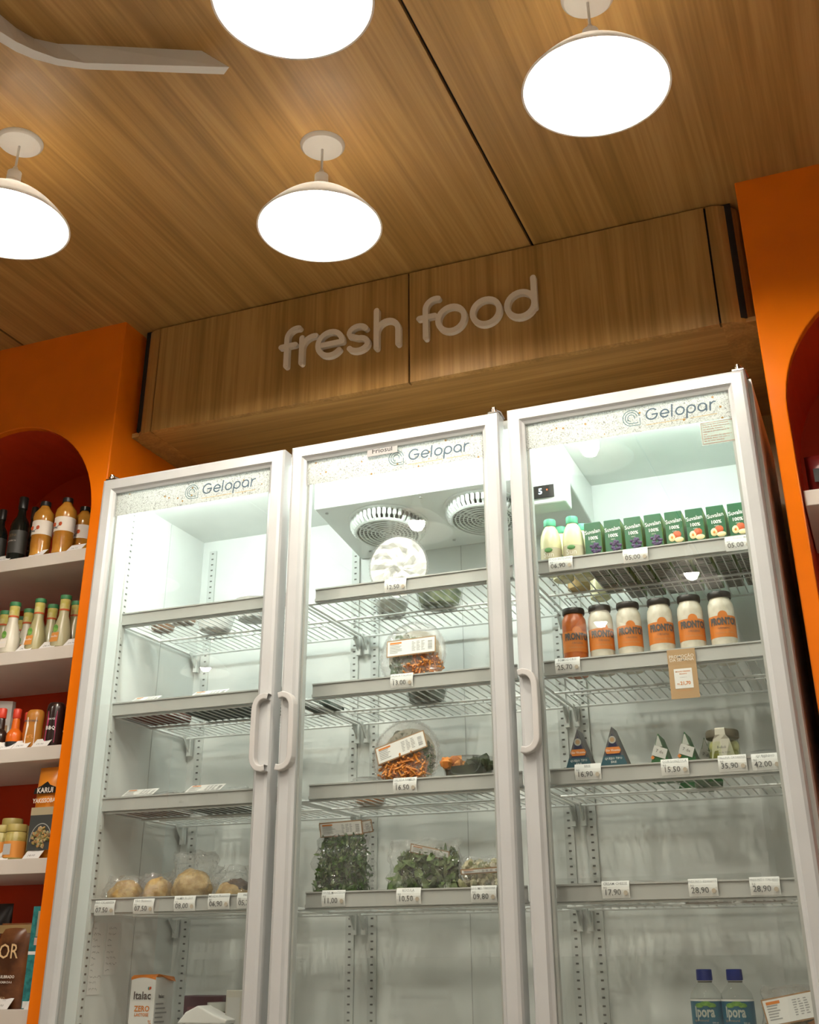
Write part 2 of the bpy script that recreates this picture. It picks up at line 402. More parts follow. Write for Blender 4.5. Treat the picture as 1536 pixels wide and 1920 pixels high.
# timber bulkhead with rounded ends between the orange walls
x0, x1, rc = XL+0.001, XR-0.001, 0.075
fas = struct(MB().box(x0+0.02, x1-0.02, YF+0.012, 0.70, ZF+0.012, ZC).build('trim_1', M_dark))
def fasc_piece(outline, name='panel', mat=M_fasc):
    m = MB(); n = len(outline)
    m.add([(x, y, ZF) for x, y in outline]+[(x, y, ZC-0.004) for x, y in outline],
          [(i, (i+1) % n, (i+1) % n+n, i+n) for i in range(n)]+[tuple(range(n, 2*n)), tuple(range(n-1, -1, -1))])
    return m.build(name, mat, fas)
j = [0.028, 0.805, 1.586]
t = 0.02
for a, b in zip(j[:-1], j[1:]):
    fasc_piece([(a+0.0025, YF), (b-0.0025, YF), (b-0.0025, YF+t), (a+0.0025, YF+t)])
fasc_piece([(j[0]-0.0008, YF)]+[(j[0]-rc*math.sin(math.radians(q)), YF+rc-rc*math.cos(math.radians(q))) for q in range(0, 91, 10)]+[(x0, 0.40), (j[0]-0.0008, 0.40)], 'rounded_end_panel')
fasc_piece([(j[2]+0.0025, 0.40), (x1, 0.40)]+[(x1-rc+rc*math.sin(math.radians(q)), YF+rc-rc*math.cos(math.radians(q))) for q in range(90, -1, -10)]+[(j[2]+0.0025, YF)], 'rounded_end_panel')
# soffit, set back a hair from the face
MB().box(x0, x1, YF+t, 0.70, ZF+0.001, ZF+0.014).build('soffit_board', M_soff, fas)

# white curved timber strip hung on the ceiling, top left
T = [at(*p, ZC, 2) for p in ((-75, -40), (-45, -8), (0, 27), (30, 52), (64, 72), (109, 82), (158, 84), (378, 95))]
zb = ZC-0.046
Mi = [at(*p, zb, 2) for p in ((-75, -8), (-45, 22), (0, 59), (30, 78), (64, 94), (109, 110), (160, 118), (430, 126))]
Lo = [at(*p, zb, 2) for p in ((-85, 14), (-52, 43), (0, 79), (30, 97), (64, 111), (109, 123), (160, 130), (420, 139.5))]
Bk = [Vector((l.x+(t_.x-m_.x), l.y+(t_.y-m_.y), ZC)) for t_, m_, l in zip(T, Mi, Lo)]
m = MB(); n = len(T); m.add(T+Mi+Lo+Bk, [(r*n+i, r*n+i+1, ((r+1) % 4)*n+i+1, ((r+1) % 4)*n+i) for r in range(4) for i in range(n-1)]+[(0, n, 2*n, 3*n), (n-1, 4*n-1, 3*n-1, 2*n-1)])
struct(m.build('trim_2', M_canopy, doubles=True))

# opposite side of the shop (only seen as reflections in the glass doors)
struct(MB().box(-3.5, -2.95, -4.9, -4.5, 0, ZC).build('trim_3', M_orange))
un = struct(MB().box(-2.6, 1.1, -4.9, -4.55, 0, 0.12).build('trim_4', M_white))
for z in (0.55, 0.95, 1.35, 1.75): MB().box(-2.6, 1.1, -4.9, -4.55, z, z+0.04).build('board', M_white, un)
for x in (-2.6, -1.4, -0.2, 1.06): MB().box(x, x+0.05, -4.9, -4.54, 0, 2.1).build('upright', M_white, un)

# ================================================================== PENDANT LAMPS
def lamp_parts():
    ZO = 0.0
    P = {}
    P['canopy'] = (MB().lathe([(0.0, -0.013), (0.030, -0.0125), (0.045, -0.009), (0.0505, -0.003), (0.051, 0.0)], 40), M_canopy)
    P['cord'] = (MB().tube([(0, 0, -0.01), (0, 0, -0.085)], 0.0028, 8), M_canopy)
    P['socket'] = (MB().lathe([(0.004, -0.070), (0.007, -0.078), (0.010, -0.082), (0.0155, -0.086), (0.0155, -0.110), (0.021, -0.116), (0.021, -0.136)], 24), M_canopy)
    out = []; R = 0.136; h = 0.090; zb = -0.223
    for k in range(15):
        q = k/14; out.append((0.019+(R-0.019)*q, zb+h*((1-q)*(1+0.8*q))))
    prof = out+[(R+0.001, zb-0.003), (R-0.003, zb-0.003)]+[(r-0.003 if r > 0.02 else r, z-0.003) for r, z in reversed(out)]
    P['shade'] = (MB().lathe(prof, 64, cap=False), M_shade)
    P['rim'] = (MB().tube([(0.1325*math.cos(2*PI*k/48), 0.1325*math.sin(2*PI*k/48), zb+0.002) for k in range(48)], 0.0016, 6, True), M_handle)
    P['bulb'] = (MB().blob((0, 0, zb+0.045), 0.033, 0.033, 0.040, 0, 0, 8, 5), M_bulb)
    return P
lamp_src = None
def lamp(x, y, label):
    global lamp_src
    r = thing('pendant_lamp', label, 'lamp', (x, y, ZC), 0, 'white dome pendant lamps')
    if lamp_src is None:
        lamp_src = [mb.build(n, mt, r) for n, (mb, mt) in lamp_parts().items()]
    else:
        for c in lamp_src:
            k = c.copy(); COL.objects.link(k); k.parent = r
    return r
pA = at(605, 272, ZC, 2); pB = at(38, 266, ZC, 2); pC = at(1101, -4, ZC, 2)
lamp(pA.x, pA.y, 'white dome pendant lamp hanging in front of the timber bulkhead, left of centre')
lamp(pB.x, pB.y, 'white dome pendant lamp cut off by the left edge of the photo')
lamp(pC.x, pC.y, 'white dome pendant lamp at the upper right, right of the ceiling joint')
lamp(1.064, -1.02, 'white dome pendant lamp cut off by the top edge of the photo')
for x, y in ((0.30, -1.45), (1.15, -2.46), (0.62, -3.05), (2.05, -2.9), (-0.98, -1.6), (2.75, -1.3), (-1.6, -3.1)):  # some placed from door reflections, others added to fill the room with light
    lamp(x, y, 'white dome pendant lamp out of view, of a set partly mirrored in the glass doors and partly added as fill light')

# ================================================================== FRIDGE
PX = 0.55; DW = 0.530; ZT = 2.05; ZB0 = 0.16
fr = thing('display_fridge', 'tall white three-door display fridge with glass doors between the orange walls', 'fridge', (0, 0, 0))
XI0, XI1, YB, ZI = 0.030, 1.606, 0.462, 2.022
FX0, FX1 = -0.004, 1.640
m = MB()
m.box(FX0, XI0, 0.046, 0.52, 0.10, 2.044); m.box(XI1, FX1, 0.046, 0.52, 0.10, 2.044)
m.box(XI0, XI1, YB, 0.52, 0.10, 2.044); m.box(XI0, XI1, 0.046, YB, ZI, 2.044)
m.box(XI0, XI1, 0.046, YB, 0.10, 0.62)
m.build('cabinet', M_inner, fr)
MB().box(FX0+0.03, FX1-0.03, 0.08, 0.5, 0.0, 0.10).build('plinth', M_black, fr)
# seams and ribs of the liner
MB().box(0.8225, 0.8245, YB-0.001, YB, 0.62, 2.02).build('liner_seam', M_seam, fr)
MB().box(XI0, XI0+0.001, 0.285, 0.287, 0.62, 2.02).build('liner_seam', M_seam, fr)
# LED tubes behind the header prints
for i in range(3):
    MB().tube([(XI0+0.03+i*PX, 0.072, 1.996), (XI0+0.03+i*PX+0.45, 0.072, 1.996)], 0.010, 10).build('led_tube', M_led, fr)
# slotted standards
def standard(x, y0, wall='back'):
    w = 0.011
    if wall == 'back': b = MB().box(x-w, x+w, YB-0.006, YB, 0.63, 1.99)
    else: b = MB().box(XI0, XI0+0.005, y0-0.010, y0+0.010, 0.63, 1.99)
    o = b.build('slotted_standard', M_std, fr); s = MB(); z = 0.66
    while z < 1.98:
        if wall == 'back': s.box(x-0.0032, x+0.0032, YB-0.0068, YB-0.005, z, z+0.0036)
        else: s.box(XI0+0.004, XI0+0.0058, y0-0.0032, y0+0.0032, z, z+0.0042)
        z += 0.0165
    s.build('slot_row', M_slot, o)
for x in (0.066, 0.521, 0.579, 1.071, 1.124, 1.575): standard(x, 0)
standard(0, 0.105, 'left')
# evaporator housing with two fan guards and the controller
hx0, hx1 = 0.535, 1.186
hz = lambda y: 1.946-(y-0.165)*0.135
m = MB(); pr = [(0.165, ZI), (0.165, 1.946), (YB, hz(YB)), (YB, ZI)]
m.add([(hx0, a, b) for a, b in pr]+[(hx1, a, b) for a, b in pr], [(3, 2, 1, 0), (4, 5, 6, 7), (0, 1, 5, 4), (1, 2, 6, 5), (2, 3, 7, 6), (3, 0, 4, 7)])
hs = m.build('fan_housing', M_inner, fr, bevel=0.004)
for fx in (0.690, 0.950):
    fy = 0.285; a = -math.atan(0.135); Mx = Matrix.Translation((fx, fy, hz(fy)))@Matrix.Rotation(a, 4, 'X')
    g = MB()
    g.lathe([(0.104, 0.0), (0.104, -0.004), (0.094, -0.006), (0.093, -0.006)], 48, Mx, cap=False)          # flange
    for k in range(44):      # cowl ribs
        q = 2*PI*k/44; c, s_ = math.cos(q), math.sin(q)
        pts = [(0.094*c, 0.094*s_, -0.004), (0.092*c, 0.092*s_, -0.020), (0.083*c, 0.083*s_, -0.030)]
        g.tube([Mx @ Vector(p) for p in pts], 0.0050, 6)
    for r in (0.012, 0.022, 0.032, 0.042, 0.052, 0.062, 0.072, 0.082):
        g.tube([Mx @ Vector((r*math.cos(2*PI*k/40), r*math.sin(2*PI*k/40), -0.031)) for k in range(40)], 0.0020 if r < 0.08 else 0.004, 5, True)
    for k in range(-8, 9):
        yy = k*0.0095; xx = math.sqrt(max(0, 0.082**2-yy*yy))
        g.tube([Mx @ Vector((-xx, yy, -0.029)), Mx @ Vector((xx, yy, -0.029))], 0.0013, 4)
    g.tube([Mx @ Vector((-0.055, -0.06, -0.032)), Mx @ Vector((0.055, 0.06, -0.032))], 0.0025, 5)
    gg = g.build('fan_guard', M_inner, hs)
    MB().lathe([(0.0, -0.0025), (0.090, -0.0025), (0.0905, -0.0015)], 40, Mx, cap=False).build('fan_opening', M_gasket, hs)
for x, y in ((0.56, 0.19), (0.82, 0.18), (1.16, 0.19), (0.58, 0.42), (0.82, 0.42), (1.16, 0.43), (1.0, 0.19)):
    MB().lathe([(0.004, -0.0025), (0.004, 0)], 10).build('screw', M_rail, hs, (x, y, hz(y)-0.0005))
c0 = MB().box(1.075, 1.192, 0.140, 0.20, 1.862, 1.935).build('controller', M_inner, hs, bevel=0.004)
c = c0
MB().box(1.100, 1.166, 0.1375, 0.141, 1.878, 1.908).build('controller_display', M_black, hs)
text('5', 0.020, emit_mat('digit_glow', (0.75, 0.9, 1.0), 3.0), hs, (1.134, 0.1368, 1.893), name='display_digit', bold=0.02)
MB().lathe([(0, -0.0004), (0.0018, -0.0004), (0.0018, 0)], 8, Matrix.Translation((1.150, 0.1372, 1.896))@Matrix.Rotation(-PI/2, 4, 'X')).build('indicator', emit_mat('indicator_red', (1, 0.15, 0.05), 3.0), hs)

# ---- stroke letters
def strokes(ch):
    o = arc(.5, .5, .43, 0, 360, 28)
    if ch == 'o': return [(o[:-1], True)], 1.0
    if ch == 'f': return [([(.26, 0), (.26, .5)]+arc(.60, 1.0, .34, 180, 75, 10), False), ([(.04, .74), (.56, .74)], False)], .62
    if ch == 'r': return [([(.1, 0), (.1, .93)], False), ([(.1, .45)]+arc(.52, .50, .42, 172, 80, 10), False)], .66
    if ch == 'e': return [(arc(.5, .5, .43, 0, 318, 28), False), ([(.09, .5), (.92, .5)], False)], 1.0
    if ch == 's': return [(arc(.45, .70, .30, 25, 200, 10, .23)+arc(.46, .265, .33, 90, -155, 14, .225), False)], .90
    if ch == 'h': return [([(.1, 0), (.1, 1.36)], False), (arc(.47, .53, .37, 180, 0, 14, .38)+[(.84, 0)], False)], .96
    if ch == 'd': return [(o[:-1], True), ([(.93, .32), (.93, 1.36)], False)], 1.05
    if ch == 'l': return [([(.1, .04), (.1, 1.36)], False)], .30
    if ch == 'p': return [(o[:-1], True), ([(.07, .5), (.07, -.42)], False)], 1.0
    if ch == 'a': return [(o[:-1], True), ([(.93, .5), (.93, .06)], False)], 1.05
    if ch == 'G': return [(arc(.66, .66, .60, 48, 330, 26)+[(1.24, .62)], False), ([(.70, .62), (1.24, .62)], False)], 1.36
    return [], .5
# raised sign letters
sg = thing('wall_sign', 'raised beige rounded letters reading fresh food on the timber bulkhead', 'sign', (0.0, YF, 2.36))
xh = 0.083
for ch, x in (('f', .431), ('r', .490), ('e', .5415), ('s', .627), ('h', .7095), ('f', .835), ('o', .8855), ('o', .9795), ('d', 1.0715)):
    m = MB()
    for q, (pts, cl) in enumerate(strokes(ch)[0]):
        m.ribbon([(p[0]*xh, p[1]*xh) for p in pts], 0.0152, -0.014+q*0.001, 0.0, cl)
    m.build('letter', M_letter, sg, (x, 0, 0))

# ---- doors
def logo(door, xa, za):
    """header lettering, xa/za: baseline start in door coordinates"""
    s = 0.0205; m = MB(); x = 0.0495; sl = 0.10
    for ch in 'Gelopar':
        st, w = strokes(ch)
        for q, (pts, cl) in enumerate(st): m.ribbon([(x+p[0]*s+p[1]*s*sl, p[1]*s) for p in pts], 0.0034, q*1e-4, None, cl)
        x += (w+.16)*s
    m.build('logo_lettering', M_navy, door, (xa, 0.0172, za))
    e = MB()
    for r in (0.0185, 0.0132, 0.0078):
        path = arc(0.019, 0.0115, r, 8 if r > .01 else -20, 262, 26)
        e.ribbon(path+([(0.0375, 0.0115-r), (0.0375-0.0, 0.0085)] if r > .014 else ([(0.033, 0.0115-r)] if r > .01 else [])), 0.0016, 0, None, False, False)
    e.build('logo_emblem', M_teal, door, (xa, 0.0172, za))
    u = MB(); pend = 0.0495+(1.36+1.0+.3+1.0+.16*4)*s
    u.ribbon([(0.0495, -0.0105), (pend-0.003, -0.0105)], 0.0016, 0, None); u.ribbon([(pend+0.008, -0.0105), (x-0.002, -0.0105)], 0.0016, 0, None)
    u.build('logo_underline', M_gold, door, (xa, 0.0172, za))
def handle(door, xe, side):
    zc_ = 1.368
    pts = [(0, .076), (.010, .078)]+arc(.012, .050, .021, 85, 0, 8, .027)+[(.0335, 0.0)]+arc(.012, -.050, .021, 0, -85, 8, .027)+[(.010, -.078), (0, -.076)]
    m = MB().ribbon([(xe-side*a, b) for a, b in pts], 0.0130, -0.016, 0.004, False, False)
    return m.build('handle', M_handle, door, (0, 0, zc_), bevel=0.003)
for i in range(3):
    xa, xb = i*PX, i*PX+DW
    if i == 2: xb += 0.002
    loops = [(0, .044), (0, .010), (.003, .003), (.009, 0), (.030, 0), (.0345, .006), (.040, .010), (.040, .040)]
    m = MB(); L = []
    for ins, y in loops: L.append([(xa+ins, y, ZB0+ins), (xb-ins, y, ZB0+ins), (xb-ins, y, ZT-ins), (xa+ins, y, ZT-ins)])
    for A, B in zip(L[:-1], L[1:]): m.add(A+B, [(k, (k+1) % 4, (k+1) % 4+4, k+4) for k in range(4)])
    m.add(L[0]+L[-1], [(k, k+4, (k+1) % 4+4, (k+1) % 4) for k in range(4)])
    d = m.build('door', M_frame, fr, doubles=True)
    MB().box(xa+.036, xb-.036, .0125, .0165, ZB0+.036, ZT-.036).build('glass_pane', M_glass, d)
    MB().box(xa+.040, xb-.040, .0178, .0186, 1.949, ZT-.038).build('header_print', M_sticker, d)
    gk = MB()
    for a, b, c_, e in ((xa+.012, xa+.026, ZB0+.012, ZT-.012), (xb-.026, xb-.012, ZB0+.012, ZT-.012), (xa+.012, xb-.012, ZT-.026, ZT-.012)):
        gk.box(a, b, .0445, .0475, c_, e)
    gk.build('gasket', M_gasket, d)
    sp = MB()      # aluminium spacer of the double glazing
    for a, b in ((xa+.0405, xa+.046), (xb-.046, xb-.0405)): sp.box(a, b, .019, .034, ZB0+.04, ZT-.04)
    sp.build('pane_spacer', M_rail, d)
    logo(d, (0.246, 0.803, 1.361)[i], (1.9705, 1.9705, 1.9725)[i])
    if i == 0: handle(d, xb-.002, 1)
    else: handle(d, xa+.004, -1)
    hx = xa+.016 if i == 0 else xb-.014
    hg = MB().box(hx-.012, hx+.012, .008, .07, ZT+.001, ZT+.004)
    hg.lathe([(.0085, ZT+.004), (.0085, ZT+.010), (.006, ZT+.012), (.006, ZT+.017), (.003, ZT+.019), (0, ZT+.019)], 12, Matrix.Translation((hx, .018, 0)))
    hg.tube([(hx+.004, .018, ZT+.012), (hx+.012, .028, ZT+.010), (hx+.016, .044, ZT-.002)], .003, 6)
    hg.build('hinge', M_chrome, d)
    if i == 1:
        p = at(719, 843, 0.011)
        MB().box(-.039, .039, -.0015, 0, -.0115, .0115).build('dealer_plate', pm('plate_grey', (.34, .33, .315), .4), d, (0.789, 0.0115, 2.005))
        text('Friosul', .017, M_black, d, (.789, .0098, 2.005), bold=.01, sx=1.15)
        MB().lathe([(0, 0), (.004, .0)], 8, Matrix.Rotation(PI/2, 4, 'X'), cap=False).build('plate_drop', pm('sky_blue', (.15, .5, .75), .4), d, (.789, .0098, 2.0135))
    if i == 2:
        MB().box(1.523, 1.598, .0176, .0184, 1.893, 1.947).build('notice_sticker', clear('notice_film', haze=.35, hazecol=(.75, .78, .70), refl=.5), d)
        M_redp = pm('notice_red', (.26, .06, .04), .7)
        e = MB(); e.ribbon([(1.526, 1.896), (1.595, 1.896), (1.595, 1.944), (1.526, 1.944)], .0014, 0, None, True)
        e.build('notice_border', M_redp, d, (0, .0172, 0))
        for k, tx in enumerate(('Esta porta deve permanecer', 'fechada. A temperatura pode', 'ser alterada. Consulte o', 'manual do produto antes de', 'usar', 'Se este produto for exposto a', 'umidade, limpe com pano a', 'fim de evitar manchas')):
            text(tx, .0047, M_redp, d, (1.529, .0172, 1.940-.0054*k), align='LEFT', name='notice_text', res=1, bold=.02)

# ================================================================== WIRE SHELVES
SH = [1.715, 1.490, 1.268, 1.049, 0.735]
FL = 0.028; YS = 0.098
SX = [(0.026, 0.523), (0.580, 1.070), (1.129, 1.604)]
sh_src = None
ordn = ['topmost', 'second', 'third', 'fourth', 'bottom']; dn = ['left', 'middle', 'right']
for di, (a, b) in enumerate(SX):
    a2 = (0.034, 0.553, 1.100)[di]; b2 = (0.547, 1.094, 1.602)[di]   # wire deck is wider than its price rail
    for si, z in enumerate(SH):
        s = thing('wire_shelf', f'white wire shelf with grey price rail, {ordn[si]} from the top behind the {dn[di]} glass door', 'shelf', ((a2+b2)/2, YS, z-FL), 0, 'wire shelves in the fridge')
        ox = (a2+b2)/2
        if si == 0:
            r = MB(); x0_, x1_ = a-ox, b-ox
            r.box(x0_, x1_, 0.003, 0.006, -0.002, FL); r.box(x0_, x1_, 0.0, 0.004, FL-.003, FL); r.box(x0_, x1_, 0.0, 0.010, -0.003, 0.001)
            r.box(x0_, x1_, -0.001, 0.002, -0.003, 0.003)
            w = MB(); nw = 27; hw = (b2-a2)/2-.004
            for k in range(nw):
                x = -hw+2*hw*k/(nw-1); w.tube([(x, 0.008, -.0015), (x, .332, -.0015)], .0015, 5)
            fm = MB()
            for y in (.012, .165, .330): fm.tube([(-hw, y, -.0055), (hw, y, -.0055)], .0030, 6)
            for x in (-hw, hw): fm.tube([(x, .010, -.004), (x, .333, -.004)], .0030, 6)
            fm.tube([(-hw+.03, .26, -.005), (-hw+.03, .20, -.005), (hw-.03, .20, -.005), (hw-.03, .26, -.005)], .0018, 5)
            bk = []
            for x in (-hw+.005, hw-.005):
                bk.append(MB().add([(x-.0015, .352, 0), (x-.0015, .352, -.045), (x-.0015, .315, -.007), (x-.0015, .315, 0), (x+.0015, .352, 0), (x+.0015, .352, -.045), (x+.0015, .315, -.007), (x+.0015, .315, 0)], [(0, 1, 2, 3), (7, 6, 5, 4), (0, 4, 5, 1), (1, 5, 6, 2), (2, 6, 7, 3), (3, 7, 4, 0)]).box(x-.006, x+.006, .345, .357, -.048, .003))
            sh_src = [r.build('price_rail', M_rail, s), w.build('wire_deck', M_wire, s), fm.build('shelf_frame', M_wire, s)]+[q.build('bracket', M_std, s) for q in bk]
            if di == 0:
                sh_src.append(MB().add([(-hw-.003, -.004, -.002), (-hw-.003, .018, -.002), (-hw-.003, .006, -.042), (-hw+.001, -.004, -.002), (-hw+.001, .018, -.002), (-hw+.001, .006, -.042)], [(0, 1, 2), (5, 4, 3), (0, 3, 4, 1), (1, 4, 5, 2), (2, 5, 3, 0)]).build('bracket', M_std, s))
        else:
            for c in sh_src:
                k = c.copy(); COL.objects.link(k); k.parent = s

# ================================================================== PRICE TAGS
def price_tag(px, py, name, price, label, w=.054, h=.031, y=None, group='price tags on the fridge shelves'):
    y = YS-0.0015 if y is None else y
    p = at(px, py, y)
    t = thing('price_tag', label, 'price tag', p, 0, group)
    m = MB(); n = 6      # card bowed by the channel that grips it
    vs = []; fs = []
    for k in range(n+1):
        zz = -h/2+h*k/n; b = -.0035*math.sin(PI*k/n)
        vs += [(-w/2, b, zz), (w/2, b, zz), (-w/2, b+.0006, zz), (w/2, b+.0006, zz)]
    for k in range(n):
        a = k*4; fs += [(a, a+1, a+5, a+4), (a+2, a+6, a+7, a+3), (a, a+4, a+6, a+2), (a+1, a+3, a+7, a+5)]
    m.add(vs, fs); m.build('card', M_paper, t)
    if name: text(name, min(.0068, .09/max(6, len(name))), M_inkl, t, (0, -.0036, h*.33), name='product_name', res=1, bold=.01)
    text(price, .0150, M_ink, t, (-.006, -.0042, -h*.17), name='price', res=2)
    text('R$', .0058, M_inkl, t, (-w*.43, -.0042, h*.10), name='currency', res=1, align='LEFT')
    MB().lathe([(0, -.0004), (.0042, -.0004), (.0042, .0004)], 12, Matrix.Rotation(PI/2, 4, 'X')).build('stamp', M_kraft2, t, (w*.36, -.0040, -h*.20))
    return t
PT = 'white price tag reading %s %s'
for a in ((197, 1702, 'PÃO CALABRESA', '07,50', 'under the leftmost wrapped bread'), (270, 1699, 'PÃO FRANGO', '07,50', 'under the second wrapped bread'),
          (347, 1694, 'HAMBURGÃO', '08,00', 'under the large wrapped bread'), (411, 1690, 'EMPADA FRANGO', '06,90', 'under the dark-topped wrapped bread'),
          (466, 1688, 'PASTEL', '05,70', 'half hidden by the left door frame'),
          (742, 1097, 'SALADA', '12,50', 'on the topmost rail of the middle door'), (754, 1276, 'SALADA ITALIANA', '13,00', 'under the upper salad bowl'),
          (760, 1472, 'SALADA FAMÍLIA', '16,50', 'under the lower salad bowl'), (626, 1684, 'COUVE MANTEIGA', '11,00', 'under the bag of dark greens'),
          (767, 1680, 'RÚCULA', '10,50', 'under the bag of rocket leaves'), (908, 1676, 'LEGUMES YAKISOBA', '09,80', 'under the bag of cut vegetables'),
          (1052, 1057, 'SUCO INTEGRAL', '06,90', 'under the lemonade bottles'), (1192, 1041, 'SUCO UVA', '05,00', 'under the grape juice cartons'),
          (1385, 1018, 'SUCO PÊSSEGO MAÇÃ', '05,00', 'under the apple juice cartons'), (1065, 1247, 'POMODORO', '25,70', 'under the red sauce jar'),
          (1103, 1447, 'BRIE', '16,90', 'under the blue cheese boxes'), (1266, 1438, 'GORGONZOLA', '15,50', 'under the green cheese wedges'),
          (1374, 1431, 'PALLINA CATARINA', '35,90', 'under the olive jar'), (1437, 1428, 'QUEIJINHO', '42,00', 'beside the right door frame'),
          (1155, 1668, 'CREAM CHEESE', '17,90', 'on the fourth rail of the right door'), (1319, 1664, 'PRESUNTO ESPANHOL', '28,90', 'in the middle of the fourth right rail'),
          (1435, 1661, 'PRESUNTO ITALIANO', '28,90', 'at the right end of the fourth rail')):
    price_tag(a[0], a[1], a[2], a[3], PT % (a[3], a[4]))

# ================================================================== GENERIC GOODS
def lathe_thing(name, label, cat, loc, parts, group=None, rotz=0, n=24):
    t = thing(name, label, cat, loc, rotz, group)
    for nm, prof, mat in parts: MB().lathe(prof, n).build(nm, mat, t)
    return t
def scatter(n, vol, make, seed, box=False):
    """join n small pieces into one mesh"""
    rnd = random.Random(seed); m = MB()
    for _ in range(n):
        while True:
            p = Vector((rnd.uniform(-1, 1), rnd.uniform(-1, 1), rnd.uniform(-1, 1)))
            if box or p.length < 1: break
        if box: p.x *= 1-.12*(p.z+1); p.y *= 1-.25*(p.z+1)
        p = Vector((p.x*vol[0], p.y*vol[1], p.z*vol[2]))
        M = Matrix.Translation(p)@Euler((rnd.uniform(0, 6.3), rnd.uniform(0, 6.3), rnd.uniform(0, 6.3))).to_matrix().to_4x4()
        make(m, M, rnd)
    return m
def leafp(l0, l1, w):
    def f(m, M, r):
        l = r.uniform(l0, l1); ww = w*r.uniform(.6, 1.2); b = r.uniform(.1, .4)*l
        vs = [(-l/2, 0, 0), (0, -ww/2, b*.5), (0, ww/2, b*.5), (l/2, 0, -b*.2), (-l*.25, -ww*.35, b*.3), (-l*.25, ww*.35, b*.3), (l*.25, -ww*.35, b*.25), (l*.25, ww*.35, b*.25)]
        m.add([M @ Vector(v) for v in vs], [(0, 4, 5), (4, 1, 2, 5), (1, 6, 7, 2), (6, 3, 7)])
    return f
def stickp(l0, l1, w):
    def f(m, M, r):
        l = r.uniform(l0, l1); m.box(-l/2, l/2, -w/2, w/2, -w/2, w/2, M)
    return f
def chunkp(r0, r1):
    def f(m, M, r):
        q = r.uniform(r0, r1); m.blob((0, 0, 0), q, q*r.uniform(.6, 1), q*r.uniform(.6, 1), .5, r.randint(0, 99), 8, 5, 1.5, M)
    return f
def paper_label(parent, w, h, loc, rot, seed=0, border=True):
    """white product label with brown border, text lines and bar block"""
    g = MB()
    if border:
        g.box(-w/2-.0025, w/2+.0025, .0003, .0008, -h/2-.0025, h/2+.0025)
        g.build('label_border', pm('label_brown', (.36, .21, .10), .7), parent, loc, rot)
    o = MB().box(-w/2, w/2, -.0003, .0004, -h/2, h/2).build('label_paper', M_paper, parent, loc, rot)
    rnd = random.Random(seed); k = MB()
    for i in range(6):
        z = h*.22-i*h*.11; k.box(-w*.45, -w*.45+w*rnd.uniform(.16, .32), -.0006, -.0004, z, z+h*.05)
    for c in range(3):
        for i in range(7):
            z = h*.3-i*h*.1; x = w*(.02+c*.1); k.box(x, x+w*rnd.uniform(.04, .08), -.0006, -.0004, z, z+h*.045)
    for i in range(9):
        x = w*.36; z = -h*.32+i*h*.07; k.box(x, x+w*.09, -.0006, -.0004, z, z+h*rnd.choice((.02, .035, .05)))
    k.build('label_print', M_inkl, parent, loc, rot)
    MB().box(-w*.45, -w*.2, -.0006, -.0004, h*.30, h*.42).build('label_brand', M_oprint, parent, loc, rot)
    return o
def film_bag(parent, rx, ry, rz, seed, name='bag_film', amp=.28, mat=None, loc=(0, 0, 0), nu=36, nv=22):
    """crumpled bag: rounded box shape with creases"""
    m = MB(); vs = []; fs = []
    for j_ in range(nv+1):
        v = j_/nv
        for i_ in range(nu):
            a = 2*PI*i_/nu; c, s_ = math.cos(a), math.sin(a)
            k = (abs(c)**4+abs(s_)**4)**-.25
            flat = 1.0 if v < .55 else 1-.8*((v-.55)/.45)**1.2
            bot = min(1, (v/.10)**.5) if v < .1 else 1
            p = Vector((c*k*rx*(.96+.04*flat)*bot, s_*k*ry*flat*bot, v*2*rz))
            q = Vector((p.x*38+seed*5.1, p.y*38, p.z*38)); d = noise.noise(q)*amp*.03+noise.noise(q*2.3)*amp*.016
            p += Vector((d*c, d*s_, d*.6 if v > .9 else 0)); vs.append(p)
    for j_ in range(nv):
        for i_ in range(nu):
            a0 = j_*nu+i_; b0 = j_*nu+(i_+1) % nu; fs.append((a0, b0, b0+nu, a0+nu))
    m.add(vs, fs, False)
    return m.build(name, mat or M_crinkle, parent, loc)

Fz = [z-FL for z in SH]      # deck heights
# ------------------------------------------------------------------ right door, top shelf: lemonade bottles
M_lemon = pm('lemonade', (.80, .76, .46), .25); M_gcap = pm('mint_cap', (.10, .46, .27), .4); M_sand = pm('label_sand', (.55, .48, .32), .6); M_lgreen = pm('label_green', (.10, .28, .08), .6)
def lemonade(px, py, y, label):
    p = at(px, py, y)
    t = lathe_thing('juice_bottle', label, 'bottle', (p.x, y, Fz[0]), [
        ('body', [(.018, 0), (.0235, .004), (.0235, .044), (.0225, .048), (.0235, .054), (.0235, .074), (.022, .089), (.017, .104), (.0125, .111), (.0115, .117)], M_lemon),
        ('cap', [(.0135, .113), (.0138, .115), (.0138, .127), (.0125, .1295), (0, .1298)], M_gcap),
        ('label_sleeve', [(.0239, .020), (.0239, .058)], M_sand)], 'lemonade bottles')
    MB().blob((0, 0, .052), .010, .0012, .005, .3, 2, 10, 6).build('label_mark', M_lgreen, t, (0, -.0243, 0))
    text('Sun', .017, M_cream, t, (0, 0, .041), bend=.0248, name='label_text')
    return t
lemonade(1033, 1020, .130, 'pale yellow juice bottle with mint cap, front left in the right fridge')
lemonade(1075, 1015, .130, 'pale yellow juice bottle with mint cap beside the green cartons, front row')
lemonade(1052, 1010, .186, 'pale yellow juice bottle behind the two front bottles, left one')
lemonade(1092, 1010, .186, 'pale yellow juice bottle behind the two front bottles, next to the cartons')
M_peach = mottled('peach_drink', (.55, .35, .15), (.68, .52, .25), 30)
